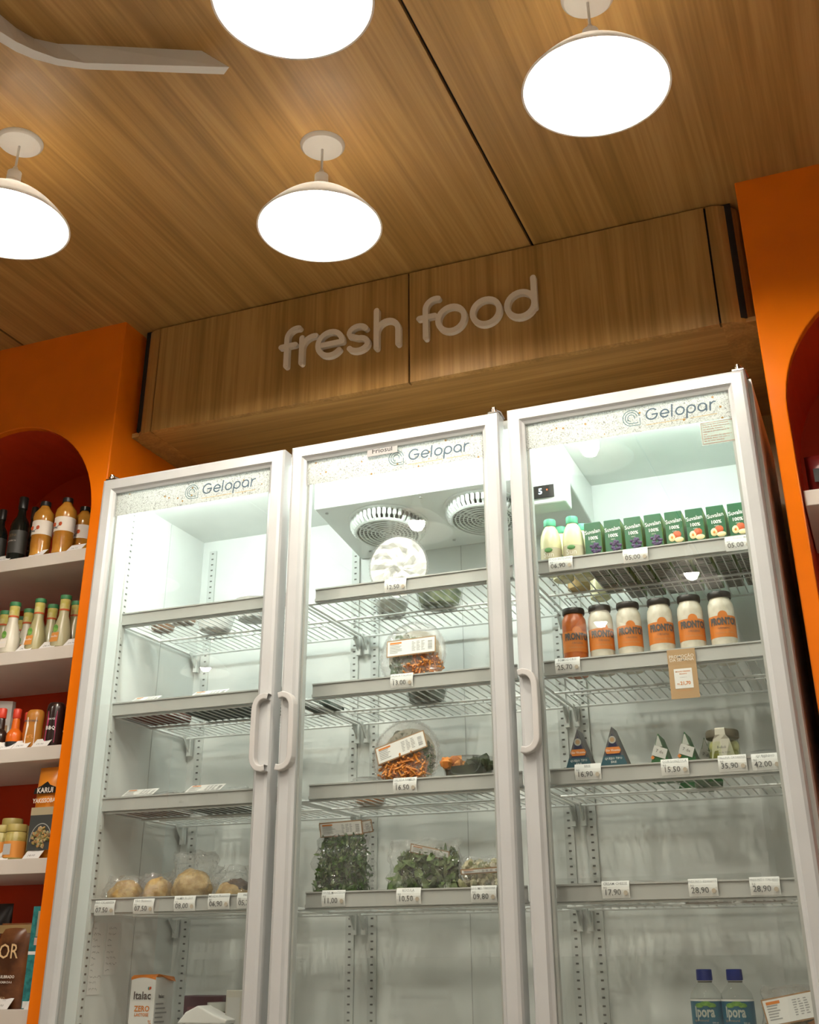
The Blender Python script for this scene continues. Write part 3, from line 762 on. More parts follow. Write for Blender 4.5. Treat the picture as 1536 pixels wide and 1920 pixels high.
lathe_thing('juice_bottle', 'golden drink bottle standing at the back of the top right shelf', 'bottle', (at(1085, 1085, .27).x, .27, Fz[0]), [('body', [(.02, 0), (.026, .004), (.026, .07), (.014, .1), (.014, .11)], M_peach), ('cap', [(.0155, .108), (.0155, .122), (0, .123)], M_gcap)])
lathe_thing('juice_bottle', 'yellow drink bottle behind the juice cartons on the top right shelf', 'bottle', (at(1125, 1100, .36).x, .36, Fz[0]), [('body', [(.018, 0), (.024, .004), (.024, .07), (.014, .1), (.014, .11)], M_lemon), ('cap', [(.0155, .108), (.0155, .122), (0, .123)], M_gcap)])
# ------------------------------------------------------------------ juice cartons
M_jg = pm('carton_green', (.012, .115, .048), .3); M_jlime = pm('carton_lime', (.26, .42, .07), .35); M_jbase = pm('carton_base', (.42, .43, .40), .5); M_grape = island('grape_print', [(.03, .015, .06), (.06, .03, .10), (.09, .06, .14)]); M_apple = pm('apple_print', (.55, .09, .02), .5); M_applew = pm('apple_flesh', (.80, .66, .36), .5)
jx0 = at(1095, 1010, .118).x; jx1 = at(1407, 985, .118).x; jp = (jx1-jx0)/8; jw = jp*.41; jh = .106; jd = .060
def carton_meshes():
    d = {}
    b = MB().box(-jw, jw, 0, jd, .001, jh); d['body'] = (b, M_jg)
    s_ = MB().box(jw, jw+.0006, .003, jd-.003, .002, jh-.004); d['side_stripe'] = (s_, M_jlime)
    q = MB().box(-jw+.001, jw-.001, .001, jd-.001, 0, .001)
    d['base_fold'] = (q, M_jbase)
    u = MB()
    for k in range(5): u.box(-jw*.8, jw*.8, .006+k*.011, .010+k*.011, -.0004, .0002)
    d['base_print'] = (u, M_ink)
    f = MB().add([(-jw, 0, jh), (jw, 0, jh), (jw, jd, jh), (-jw, jd, jh), (-jw*.9, jd*.1, jh+.003), (jw*.9, jd*.1, jh+.003), (jw*.9, jd*.9, jh+.001), (-jw*.9, jd*.9, jh+.001)], [(0, 1, 5, 4), (1, 2, 6, 5), (2, 3, 7, 6), (3, 0, 4, 7), (4, 5, 6, 7)])
    d['top_fold'] = (f, M_jg)
    return d
csrc = {n: mb for n, mb in carton_meshes().items()}; cmesh = {}
def carton(x, y, kind, label, front=True):
    t = thing('juice_carton', label, 'carton', (x, y, Fz[0]), 0, 'green juice cartons on the top right shelf')
    for n, (mb, mt) in csrc.items():
        if n not in cmesh: o = mb.build(n, mt, t); cmesh[n] = o
        else: o = cmesh[n].copy(); COL.objects.link(o); o.parent = t
    if not front: return t
    text('Suvalan', .0128, M_paper, t, (0, -.0006, jh*.80), rot=(PI/2, -.10, 0), name='brand_lettering', bold=.015, sx=.92)
    text('100%', .0105, M_paper, t, (0, -.0006, jh*.66), name='claim_lettering', bold=.03)
    text('suco', .005, M_cream, t, (0, -.0006, jh*.585), name='claim_lettering', res=1)
    if kind == 'grape':
        key = 'grapes'
        if key not in cmesh:
            rnd = random.Random(3); g = MB()
            for k in range(20):
                q = rnd.uniform(-1, 1); g.blob((jw*.25+q*jw*.55, -.0006, jh*.44+rnd.uniform(-1, 1)*.011*(1-.3*abs(q))), .0036, .0012, .0036, 0, 0, 8, 5)
            cmesh[key] = g.build('fruit_print', M_grape, t)
        else: o = cmesh[key].copy(); COL.objects.link(o); o.parent = t
    else:
        if 'apple' not in cmesh:
            g = MB().blob((jw*.25, -.0004, jh*.50), .0095, .0009, .0085, .1, 1, 12, 6); cmesh['apple'] = g.build('fruit_print', M_apple, t)
            g = MB().blob((-jw*.35, -.0006, jh*.45), .0075, .0009, .0090, .1, 2, 12, 6).blob((jw*.45, -.0008, jh*.39), .010, .0009, .006, .1, 3, 12, 6); cmesh['appleh'] = g.build('fruit_slice_print', M_applew, t)
            g = MB().blob((-jw*.35, -.0012, jh*.45), .003, .0006, .0035, .1, 2, 10, 5); cmesh['applec'] = g.build('fruit_core_print', M_oprint, t)
        else:
            for k in ('apple', 'appleh', 'applec'): o = cmesh[k].copy(); COL.objects.link(o); o.parent = t
    return t
pos = ['first', 'second', 'third', 'fourth']
for k in range(8):
    kind = 'grape' if k < 4 else 'apple'
    carton(jx0+jp*(k+.46), .118, kind, f'green {kind} juice carton, {pos[k % 4]} {kind} one counted from the bottles')
    for r_ in (1, 2, 3):
        if (k, r_) in ((0, 3),): continue
        carton(jx0+jp*(k+.46), .118+r_*(jd+.006), kind, 'green juice carton in the rows behind the front cartons, seen from below', False)
# ------------------------------------------------------------------ sauce jars
M_tom = mottled('tomato_sauce', (.42, .085, .012), (.52, .13, .02), 50, .3); M_wsauce = mottled('white_sauce', (.58, .54, .43), (.70, .66, .55), 55, .3); M_jlab = pm('jar_label_orange', (.66, .20, .03), .5); M_lid = pm('jar_lid_black', (.02, .019, .018), .35)
def jar(px, py, mat, label, rz=.3):
    y = .150; p = at(px, py, y); R = .0265
    t = lathe_thing('sauce_jar', label, 'jar', (p.x, y, Fz[1]), [
        ('glass_body', [(.022, 0), (R, .004), (R, .111), (.0255, .123), (.0215, .131), (.0205, .135), (.0205, .137)], mat),
        ('lid', [(.0235, .135), (.0245, .137), (.0245, .145), (.0235, .1475), (0, .148)], M_lid),
        ('label_band', [(R+.0004, .049), (R+.0004, .094)], M_jlab)], 'sauce jars on the second right shelf', rotz=rz, n=32)
    MB().lathe([(0, 0), (.010, 0), (.010, .0008)], 16, Matrix.Translation((0, -R+.0005, .094))@Matrix.Rotation(PI/2, 4, 'X')).build('label_badge', M_jlab, t)
    text('PRONTO!', .0200, M_ink, t, (0, 0, .081), bend=R+.0014, name='brand_lettering', bold=.0011, sx=.66)
    text('ORIGENS', .0062, M_ink, t, (0, 0, .067), bend=R+.0014, name='label_text', res=1)
    text('Conserva de Molho', .0052, M_kraft, t, (0, 0, .058), bend=R+.0014, name='label_text', res=1)
    return t
jar(1078, 1190, M_tom, 'sauce jar of red tomato sauce with black lid and orange label', .42)
for px, py, lb in ((1127, 1180, 'next to the red tomato jar'), (1180, 1175, 'second white one from the red jar'), (1238, 1165, 'third white one from the red jar'), (1295, 1160, 'second white one from the right door frame'), (1353, 1155, 'nearest the right door frame')):
    jar(px, py, M_wsauce, 'sauce jar of white sauce with orange label, '+lb, {1127: .42, 1353: .2}.get(px, .3))
# ------------------------------------------------------------------ promotion card hanging on the rail
p0 = at(1250, 1218, YS-.004); p1 = at(1303, 1218, YS-.004); pb = at(1280, 1308, YS-.004)
pw = p1.x-p0.x; ph = p0.z-pb.z
t = thing('promotion_card', 'kraft promotion card reading promoção da semana hanging below the white sauce jars', 'sign', ((p0.x+p1.x)/2, YS-.005, p0.z-.002))
MB().box(-pw/2, pw/2, 0, .001, -ph, 0).build('card', M_kraft, t)
text('PROMOÇÃO', pw*.155, M_cream, t, (0, -.0004, -ph*.15), bold=.01); text('DA SEMANA', pw*.155, M_cream, t, (0, -.0004, -ph*.22), bold=.01)
MB().box(-pw*.32, pw*.32, -.0006, 0, -ph*.80, -ph*.40).build('price_panel', M_paper, t, bevel=.0002)
text('MOLHO ORIGENS', pw*.065, M_oprint, t, (0, -.0009, -ph*.46), res=1, bold=.02); text('PRONTO', pw*.065, M_oprint, t, (0, -.0009, -ph*.51), res=1, bold=.02)
text('de R$ 25,90', pw*.05, M_inkl, t, (0, -.0009, -ph*.58), res=1); text('R$', pw*.08, M_oprint, t, (-pw*.20, -.0009, -ph*.71)); text('21,70', pw*.165, M_oprint, t, (pw*.05, -.0009, -ph*.70), bold=.03)
text('promoção válida até durarem', pw*.045, M_oprint, t, (0, -.0004, -ph*.84), res=1)
# ------------------------------------------------------------------ cheeses
M_cblue = pm('cheese_navy', (.012, .022, .075), .35); M_cside = pm('cheese_grey', (.10, .10, .105), .4); M_cgreen = pm('cheese_green', (.02, .13, .035), .35); M_silver = pm('foil_silver', (.45, .46, .42), .35); M_cteal = pm('cheese_teal', (.02, .10, .13), .4)
def cheese_box(px, py, label):
    y = .122; p = at(px, py, y); t = thing('cheese_box', label, 'cheese', (p.x, y, Fz[2]), 0, 'blue triangular cheese boxes'); w, h, d = .039, .108, .05
    MB().prism([(-w, 0), (w, 0), (0, h)], 0, d).build('box', M_cside, t)
    MB().prism([(-w*.84, .004), (w*.84, .004), (0, h*.88)], -.0006, 0).build('front_panel', M_cblue, t)
    MB().prism([(-w*.52, .050), (w*.52, .050), (w*.76, .026), (-w*.76, .026)], -.0009, -.0005).build('front_base_panel', M_cteal, t)
    MB().lathe([(0, 0), (.0075, 0), (.0075, .0008)], 18, Matrix.Translation((0, -.0005, h*.755))@Matrix.Rotation(PI/2, 4, 'X')).build('emblem', M_silver, t)
    MB().lathe([(0, 0), (.0048, 0), (.0048, .0012)], 14, Matrix.Translation((0, -.0006, h*.755))@Matrix.Rotation(PI/2, 4, 'X')).build('emblem_centre', M_kraft, t)
    MB().prism([(-.0165, h*.56), (-.013, h*.50), (.013, h*.50), (.0165, h*.56), (.013, h*.62), (-.013, h*.62)], -.0016, -.0006).build('brand_badge', M_oprint, t)
    text('São Vicente', .0062, M_paper, t, (0, -.0019, h*.56), name='brand_lettering', res=1, bold=.015)
    text('QUEIJO TIPO', .0062, M_paper, t, (0, -.0013, h*.41), name='label_text', res=1, bold=.01); text('BRIE', .0062, M_paper, t, (0, -.0013, h*.345), name='label_text', res=1, bold=.01)
cheese_box(1084, 1400, 'blue triangular cheese box nearest the left of the right door')
cheese_box(1149, 1398, 'blue triangular cheese box standing second from the left')
def wedge(px, py, y, label, rz=0, h=.088):
    p = at(px, py, y); t = thing('cheese_wedge', label, 'cheese', (p.x, y, Fz[2]), rz, 'green cheese wedges'); w, d = .0285, .075
    MB().prism([(-w, 0), (w, 0), (0, h)], 0, d).build('wrapper', M_cgreen, t)
    MB().prism([(-w*.32, h*.62), (w*.32, h*.62), (w*.03, h*.95), (-w*.03, h*.95)], -.0005, 0).build('foil_tip', M_silver, t)
    MB().prism([(-w*.40, h*.57), (w*.40, h*.57), (w*.27, h*.70), (-w*.27, h*.70)], -.0009, -.0004).build('brown_band', pm('wedge_brown', (.05, .022, .012), .5), t)
    M = Matrix.Translation((.001, -.0012, h*.58))@Matrix.Rotation(.35, 4, 'Y'); MB().box(-.014, .014, -.0004, .0004, -.010, .010, M).build('white_sticker', pm('sticker_grey', (.6, .6, .56), .6), t)
    text('7 de', .009, M_ink, t, (.001, -.0020, h*.59), rot=(PI/2, .35, 0), name='sticker_scribble', res=1)
    M = Matrix.Translation((-.014, -.0014, h*.47))@Matrix.Rotation(.785, 4, 'Y'); MB().box(-.003, .003, -.0004, .0004, -.003, .003, M).build('orange_diamond', M_oprint, t)
wedge(1236, 1405, .125, 'green cheese wedge with white sticker, standing alone right of the blue boxes')
wedge(1286, 1400, .125, 'green cheese wedge with white sticker in front of two others')
wedge(1322, 1400, .205, 'green cheese wedge half hidden behind the front wedge, right side', .15)
wedge(1290, 1405, .290, 'green cheese wedge half hidden behind the front wedge, left side', -.1, .07)
# olive jar
y = .140; p = at(1357, 1400, y); t = thing('olive_jar', 'glass olive jar with dark lid and white paper strip over the top', 'jar', (p.x, y, Fz[2])); R = .031
M_jglass = clear('jar_glass', tint=(.93, .96, .85), refl=1.6, rough=.02)
MB().lathe([(.026, 0), (R, .006), (R, .060), (.028, .070), (.026, .074)], 32).build('glass_body', M_jglass, t)
MB().lathe([(.0275, .003), (R-.003, .008), (R-.003, .045), (0.0, .046)], 28).build('brine', mottled('brine_green', (.20, .20, .05), (.34, .33, .10), 25, .3), t)
M_olive = mottled('olive_skin', (.45, .43, .20), (.62, .60, .36), 20, .3)
for k, (a, r_, z) in enumerate(((0, .019, .055), (1.25, .019, .054), (2.5, .019, .056), (3.77, .019, .054), (5.0, .019, .055), (0, 0, .060))):
    MB().blob((r_*math.cos(a), r_*math.sin(a), z), .0115, .0115, .0125, .05, k, 14, 9).build('olive', M_olive, t)
MB().lathe([(.0305, .070), (.0325, .072), (.0325, .083), (.031, .086), (0, .0865)], 32).build('lid', pm('lid_olive', (.10, .085, .05), .4), t)
st = MB(); prof = [(-R-.0012, .004), (-R-.0012, .066), (-.0335, .074), (-.0337, .085), (-.030, .0878), (.0, .0882), (.02, .0880)]
wd = [.029, .016, .010, .0095, .0095, .0095, .0095]
vs = [];
for (yy, zz), w_ in zip(prof, wd): vs += [(-w_, yy*(1 if zz > .066 else math.sqrt(max(0, 1-(w_/R)**2))), zz), (0, yy, zz), (w_, yy*(1 if zz > .066 else math.sqrt(max(0, 1-(w_/R)**2))), zz)]
st.add(vs, [(3*k+q, 3*k+q+1, 3*k+q+4, 3*k+q+3) for k in range(6) for q in range(2)]); st.build('paper_strip', pm('strip_paper', (.62, .60, .50), .7), t)
text('Belloli', .007, M_ink, t, (0, -R-.0022, .050), name='label_text', res=1); text('Pallina de Oliva', .005, M_ink, t, (0, -R-.0022, .040), name='label_text', res=1)
# clear lidded tray right of the olive jar
y = .16; p = at(1436, 1408, y); t = thing('clear_tray', 'flat clear plastic tray beside the olive jar', 'tray', (p.x, y, Fz[2]))
MB().lathe([(.040, .004), (.046, .030), (.048, .036), (.046, .038), (.030, .044), (0, .045)], 32).build('tray_shell', M_clearp, t); MB().lathe([(.036, .005), (.040, .020), (0, .022)], 24).build('cheese_round', M_cream, t)
# flat packs on fourth right shelf
M_ham = mottled('ham_pink', (.55, .28, .22), (.70, .45, .36), 40, .5)
def flat_pack(px, py, y, z, w, d, h, label, base, lab=True, group='flat wrapped packs', rz=0):
    p = at(px, py, y); t = thing('flat_pack', label, 'food pack', (p.x, y, z), rz, group)
    MB().box(-w/2, w/2, -d/2, d/2, .0, h*.5).build('tray', base, t, bevel=.004)
    film_bag(t, w/2+.004, d/2+.004, h/2, len(label), 'film', .25, M_film, nu=24, nv=8)
    if lab: paper_label(t, w*.62, .036, (-w*.05, -d*.26, h*.92), (-PI/2+.55, 0, 0), len(label), False)
    return t
flat_pack(1115, 1640, .19, Fz[3], .088, .12, .034, 'flat wrapped pack on the fourth right shelf, left one', M_cream, False)
flat_pack(1195, 1640, .19, Fz[3], .080, .12, .036, 'flat wrapped pack on the fourth right shelf, second from the left', M_cream, False)
for px, lb in ((1320, 'above the first 28,90 tag'), (1425, 'above the last 28,90 tag')):
    flat_pack(px, 1655, .24, Fz[3], .09, .12, .020, 'thin pack of sliced ham lying low '+lb, M_ham, False)
# ------------------------------------------------------------------ water bottles
M_water = clear('water_bottle_plastic', tint=(.94, .96, .95), refl=2.0, rough=.03, haze=.05); M_bcap = pm('cap_blue', (.006, .03, .26), .35); M_wlab = mottled('label_teal', (.005, .10, .20), (.01, .16, .24), 30, .4); M_leafp = mottled('print_leaf', (.10, .28, .04), (.22, .45, .08), 90)
zc_ = at(1327, 1817, .30).z
def water(px, label):
    y = .30; p = at(px, 1870, y); H = zc_-Fz[4]; R = .0312
    t = thing('water_bottle', label, 'bottle', (p.x, y, Fz[4]), 0, 'water bottles')
    MB().lathe([(.026, 0), (R, .008), (R, H-.065), (R, H-.053), (.029, H-.043), (.020, H-.031), (.0135, H-.024), (.0125, H-.018)], 32).build('bottle_body', M_water, t)
    MB().lathe([(.0152, H-.020), (.0158, H-.018), (.0152, H-.001), (.0135, H), (0, H)], 28).build('cap', M_bcap, t)
    MB().lathe([(.0128, H-.024), (.0142, H-.023), (.0142, H-.021)], 20, cap=False).build('neck_ring', M_gasket, t)
    MB().lathe([(R+.0004, H-.097), (R+.0004, H-.056)], 32, cap=False).build('label_sleeve', M_wlab, t)
    MB().lathe([(R+.0006, H-.056), (R+.0006, H-.0525)], 32, cap=False).build('label_edge', M_paper, t)
    MB().lathe([(R+.0006, H-.101), (R+.0006, H-.097)], 32, cap=False).build('label_edge', M_paper, t)
    text('Ipora', .026, pm('print_silver', (.5, .55, .50), .5), t, (-.002, 0, H-.075), bend=R+.0014, name='brand_lettering', bold=.0008, sx=.72)
    for k, (dx, dz, r_) in enumerate(((-.010, 0, .009), (.002, .003, .010), (.013, .0, .008))):
        a = dx/R; MB().blob((0, 0, 0), r_, .0012, .0042, .3, k, 12, 6, 2).build('leaf_print', M_leafp, t, ((R+.0006)*math.sin(a), -(R+.0006)*math.cos(a), H-.063+dz), (0, 0, a))
    text('água mineral', .006, M_kraft, t, (-.010, 0, H-.089), bend=R+.0014, name='label_text', res=1)
    text('500 ml', .0045, M_paper, t, (.018, 0, H-.093), bend=R+.0014, name='label_text', res=1)
water(1325, 'clear water bottle with blue cap and teal label, left one of the pair')
water(1382, 'clear water bottle with blue cap and teal label, right one of the pair')
# bag of cut vegetables bottom right
y = .20; p = at(1492, 1900, y); zt = at(1440, 1848, y).z
t = thing('vegetable_bag', 'clear bag of orange and dark vegetable pieces at the bottom right', 'bag', (p.x, y, Fz[4]), 0, None)
hh = zt-Fz[4]
film_bag(t, .058, .03, hh/2, 31, amp=.3)
MB().box(-.056, .056, -.004, .004, hh*.18, hh*.5).build('fill', pm('veg_brown', (.22, .17, .09), .6), t)
scatter(46, (.052, .024, hh*.30), chunkp(.010, .018), 5).build('vegetable_pieces', island('veg_mix', [(.65, .22, .02), (.70, .30, .03), (.05, .06, .03), (.30, .27, .14), (.12, .12, .06)], .5), t, (0, 0, hh*.46), kind='stuff')
paper_label(t, .100, .040, (0, -.036, hh*.78), (0, -.18, 0), 4)
# ------------------------------------------------------------------ middle door: salad bowls
def salad_bowl(px, py, si, y, tilt, roll, label, fill, R=.080, lab=(0, .018, .10, .032, 0), z=None, seed=1, extra=None, film=None, group='round salad bowls'):
    p = at(px, py, y); t = thing('salad_bowl', label, 'salad bowl', (p.x, y, Fz[si]+R*1.02 if z is None else z), 0, group, rot=(PI/2-tilt, roll, 0))
    # local: +z is the open side of the bowl, +y up the label
    MB().lathe([(R*.62, -.045), (R*.70, -.044), (R*.93, -.004), (R*.95, 0), (R, .001), (R*1.005, .003), (R*.985, .005), (R*.95, .003)], 48, cap=True).build('bowl', M_clearp, t)
    rim = MB()
    for k in range(60):
        a = 2*PI*k/60; rim.blob((R*.985*math.cos(a), R*.985*math.sin(a), .003), .0045, .0045, .0028, 0, 0, 6, 4)
    rim.build('crimped_rim', M_clearp, t)
    m = MB(); n = 26; rnd = random.Random(seed); vs = [(0, 0, .006)]; fs = []
    for r_ in range(1, 7):
        for k in range(n):
            a = 2*PI*k/n; q = R*.97*r_/6; vs.append((q*math.cos(a), q*math.sin(a), .0045+(.006*noise.noise(Vector((q*math.cos(a)*60+seed, q*math.sin(a)*60, seed))) if r_ < 6 else 0)))
    for k in range(n): fs.append((0, 1+k, 1+(k+1) % n))
    for r_ in range(5):
        for k in range(n): a0 = 1+r_*n+k; b0 = 1+r_*n+(k+1) % n; fs.append((a0, a0+n, b0+n, b0))
    m.add(vs, fs, False); m.build('film_cover', film or M_film, t)
    MB().lathe([(0, -.040), (R*.62, -.040), (R*.82, -.012), (0, -.010)], 28, cap=False).build('salad_bed', M_mixed, t)
    for k, (n_, mat, mk, off, vol) in enumerate(fill):
        scatter(n_, vol, mk, seed*10+k).build('salad_filling', mat, t, off, kind='stuff')
    if lab:
        lx, ly, lw, lh, lr = lab
        paper_label(t, lw, lh, (lx, ly, .0135), (-PI/2, 0, lr), seed)
    return t
M_whitefilm = clear('milky_film', refl=1.5, rough=.2, haze=.75, bump=.6, hazecol=(.92, .92, .90))
LF = leafp(.012, .024, .010); SK = stickp(.014, .034, .0032)
salad_bowl(748, 1062, 0, .155, -.15, -.28, 'round bowl under white cling film leaning on the topmost middle shelf', [(60, M_mixed, LF, (0, 0, -.012), (.05, .05, .010))], R=.074, lab=None, seed=2, film=M_whitefilm)
salad_bowl(775, 1215, 1, .150, .10, -.05, 'round clear bowl of carrot and leaf salad on the second middle shelf', [(90, M_leaf2, LF, (-.02, .02, -.010), (.045, .045, .010)), (150, M_carrot, SK, (.022, -.030, -.006), (.048, .034, .012)), (30, M_leaf, LF, (-.045, -.012, -.006), (.016, .024, .008)), (40, M_mixed, LF, (0, 0, -.008), (.05, .05, .010))], lab=(.0, .018, .116, .034, -.03), seed=3)
salad_bowl(762, 1405, 2, .150, .10, -.12, 'round clear bowl of shredded carrot salad on the third middle shelf', [(300, M_carrot, SK, (-.008, -.026, -.004), (.060, .040, .014)), (70, M_leaf, LF, (.050, -.010, -.008), (.014, .04, .010)), (50, M_mixed, LF, (0, .035, -.014), (.045, .03, .008))], lab=(-.006, .018, .116, .034, .16), seed=4)
def low_tub(px, py, si, y, label, rx, ry, h, fills, seed=1):
    p = at(px, py, y); t = thing('food_tub', label, 'food tub', (p.x, y, Fz[si]))
    MB().lathe([(.82, .001), (.86, .003), (1.0, h-.004), (1.04, h), (1.03, h+.002), (.9, h+.004), (0, h+.005)], 40, sx=rx, sy=ry).build('tub_shell', M_clearp, t)
    MB().lathe([(0, .003), (.78, .003), (.92, h*.74), (0, h*.78)], 32, sx=rx, sy=ry, cap=False).build('food_bed', fills[0], t)
    for k, (mat, mk, n_, off, vol) in enumerate(fills[1:]): scatter(n_, vol, mk, seed+k).build('food_filling', mat, t, off, kind='stuff')
    return t
M_darkveg = mottled('dark_greens', (.015, .03, .012), (.05, .075, .03), 60)
low_tub(879, 1440, 2, .165, 'low clear tub of orange and dark vegetables right of the lower salad bowl', .057, .052, .068, [M_darkveg, (M_carrot, chunkp(.008, .014), 22, (-.034, -.018, .056), (.026, .026, .010)), (M_darkveg, chunkp(.010, .016), 16, (.034, -.016, .054), (.026, .024, .012)), (M_carrot, chunkp(.008, .013), 10, (.0, -.02, .058), (.05, .02, .008))])
low_tub(695, 1445, 2, .260, 'small clear tub half hidden behind the lower salad bowl', .038, .05, .052, [M_carrot, (M_mixed, chunkp(.008, .012), 12, (0, 0, .035), (.028, .03, .01))])
low_tub(824, 1112, 0, .270, 'low clear tub of mixed greens on the topmost middle shelf, seen from below', .058, .062, .05, [mottled('greens_bottom', (.03, .07, .012), (.22, .26, .10), 45), (M_leaf2, LF, 60, (0, 0, .03), (.05, .055, .012))])
low_tub(735, 1105, 0, .30, 'small clear tub behind the white film bowl on the topmost middle shelf', .04, .05, .045, [mottled('grey_bottom', (.22, .21, .17), (.40, .38, .32), 45)])
low_tub(800, 1290, 1, .27, 'dark clear tub behind the carrot and leaf salad bowl', .05, .06, .045, [M_darkveg])
# bags on the fourth middle shelf
def leaf_bag(px, py, y, label, w, h, fill, film_h, lab=None, seed=1, top_py=None):
    p = at(px, py, y); t = thing('salad_bag', label, 'bag', (p.x, y, Fz[3]), 0, 'clear bags on the fourth middle shelf')
    film_bag(t, w, .034, film_h/2, seed, amp=.45)
    for k, (n_, mat, mk, off, vol) in enumerate(fill): scatter(n_, vol, mk, seed*7+k, True).build('leaves', mat, t, off, kind='stuff')
    if lab:
        for q, (lx, lz, lw, lh, lr, ly) in enumerate(lab): paper_label(t, lw, lh, (lx, ly, lz), (.25, lr, 0), seed+q)
    return t
LB = leafp(.008, .022, .006)
MB_core = lambda rx, ry, rz: MB().blob((0, 0, 0), rx, ry, rz, .25, 3, 18, 12, 2)
zt = at(645, 1540, .155).z-Fz[3]
t = leaf_bag(645, 1600, .155, 'tall clear bag of dark chopped kale with white label', .062, zt, [(2200, M_leaf, LB, (0, 0, .076), (.060, .036, .068)), (420, M_leaf2, LB, (-.008, -.006, .068), (.054, .034, .062))], zt, [(.0, zt*.90, .098, .026, -.03, -.018), (.014, zt*.905, .098, .022, -.10, .004)], 11)
MB_core(.052, .024, .060).build('leaf_core', M_darkveg, t, (0, .004, .068))
zt = at(800, 1575, .160).z-Fz[3]
t = leaf_bag(800, 1640, .160, 'clear bag of light green rocket leaves beside the kale bag', .079, zt, [(480, M_leaf2, leafp(.02, .045, .014), (0, 0, .056), (.077, .036, .042)), (260, M_leaf, leafp(.02, .04, .012), (.012, .006, .058), (.066, .030, .046))], zt, [(.012, zt*.80, .085, .014, .22, -.012)], 12)
MB_core(.07, .02, .04).build('leaf_core', M_darkveg, t, (0, .010, .05))
zt = at(905, 1605, .150).z-Fz[3]
t = leaf_bag(908, 1645, .150, 'clear bag of pale cut cauliflower vegetables at the right of the middle door', .047, zt, [(170, M_cauli, chunkp(.006, .011), (0, 0, .044), (.045, .032, .034))], zt, [(.004, zt*.66, .084, .006, -.03, -.030)], 13)
MB_core(.046, .022, .026).build('vegetable_core', M_cauli, t, (0, .006, .042))
# ------------------------------------------------------------------ left door goods
M_brown = mottled('brown_food', (.14, .06, .02), (.26, .13, .06), 40)
M_dkred = mottled('dark_red_food', (.10, .025, .015), (.18, .05, .03), 40); M_dkgreen = mottled('dark_green_food', (.012, .035, .025), (.03, .06, .045), 40)
def wrapped_tub(px, py, y, label, mat, R=.055, h=.06, dome=.02):
    p = at(px, py, y); t = thing('wrapped_tub', label, 'food tub', (p.x, y, Fz[0]), 0, 'film-wrapped tubs on the topmost left shelf')
    MB().lathe([(R*.75, .001), (R*.8, .003), (R, h-.004), (R*1.03, h), (R*.8, h+dome*.7), (R*.4, h+dome), (0, h+dome)], 32).build('tub_shell', M_whitefilm, t)
    MB().lathe([(0, .003), (R*.72, .003), (R*.85, h*.6), (0, h*.7)], 28, cap=False).build('food', mat, t)
wrapped_tub(407, 1125, .25, 'film-wrapped tub with dark greens in the middle of the topmost left shelf', M_dkgreen, .05, .042, .016)
wrapped_tub(480, 1110, .20, 'film-wrapped tub beside the door frame on the topmost left shelf', M_brown, .05, .050, .018)
for px, y, lb, mat in ((306, .20, 'thin brown food tray at the left of the topmost left shelf', M_brown), (345, .16, 'thin reddish food tray second on the topmost left shelf', M_brown)):
    p = at(px, 1170, y); t = thing('food_tray', lb, 'tray', (p.x, y, Fz[0]), 0, None)
    MB().lathe([(.026, .0), (.034, .010), (.036, .022), (.034, .023)], 24, sx=1.1, sy=.9).build('tray_shell', M_clearp, t); MB().lathe([(0, .001), (.026, .002), (.030, .015), (0, .016)], 20, sx=1.1, sy=.9, cap=False).build('food', mat, t)
flat_pack(292, 1330, .19, Fz[1], .12, .15, .046, 'flat dark red pack with white label on the second left shelf', M_dkred)
flat_pack(412, 1320, .19, Fz[1], .15, .15, .046, 'flat dark green pack with white label on the second left shelf', M_dkgreen)
flat_pack(498, 1318, .21, Fz[1], .06, .18, .030, 'flat dark pack at the right end of the second left shelf', M_dkgreen, False)
flat_pack(285, 1500, .19, Fz[2], .14, .16, .046, 'flat brown pack with white label on the third left shelf', M_dkred)
flat_pack(408, 1490, .19, Fz[2], .15, .17, .046, 'flat greenish pack with white label on the third left shelf', M_dkgreen)
flat_pack(605, 1350, .25, Fz[1], .07, .10, .030, 'small dark green pack at the far right of the left wire shelf', M_dkgreen, False)
def bread(px, py, y, label, rx, ry, rz, seed, top=None, lift=0):
    p = at(px, py, y); t = thing('wrapped_bread', label, 'bread', (p.x, y, Fz[3]), 0, 'wrapped breads on the fourth left shelf')
    MB().blob((0, 0, rz), rx, ry, rz, .16, seed, 26, 14, .9).build('bread', M_bread, t)
    if top: MB().blob((rx*.2, 0, rz*1.35), rx*.85, ry*.8, rz*.75, .3, seed, 20, 10, 1.5).build('topping', top, t)
    film_bag(t, rx*1.05, ry*1.05, rz*1.12+lift, seed, 'film', .5, M_film)
bread(238, 1665, .155, 'leftmost wrapped yellow bread on the fourth left shelf', .042, .04, .034, 1)
bread(297, 1662, .155, 'smaller round wrapped bread, second from the left', .034, .034, .036, 2)
bread(362, 1655, .160, 'large wrapped bread loaf in the middle of the fourth left shelf', .048, .042, .044, 3, None, .012)
bread(439, 1660, .160, 'flat wrapped bread with dark topping near the door handle side', .040, .04, .030, 4, mottled('dark_topping', (.05, .022, .012), (.12, .06, .03), 60), .012)
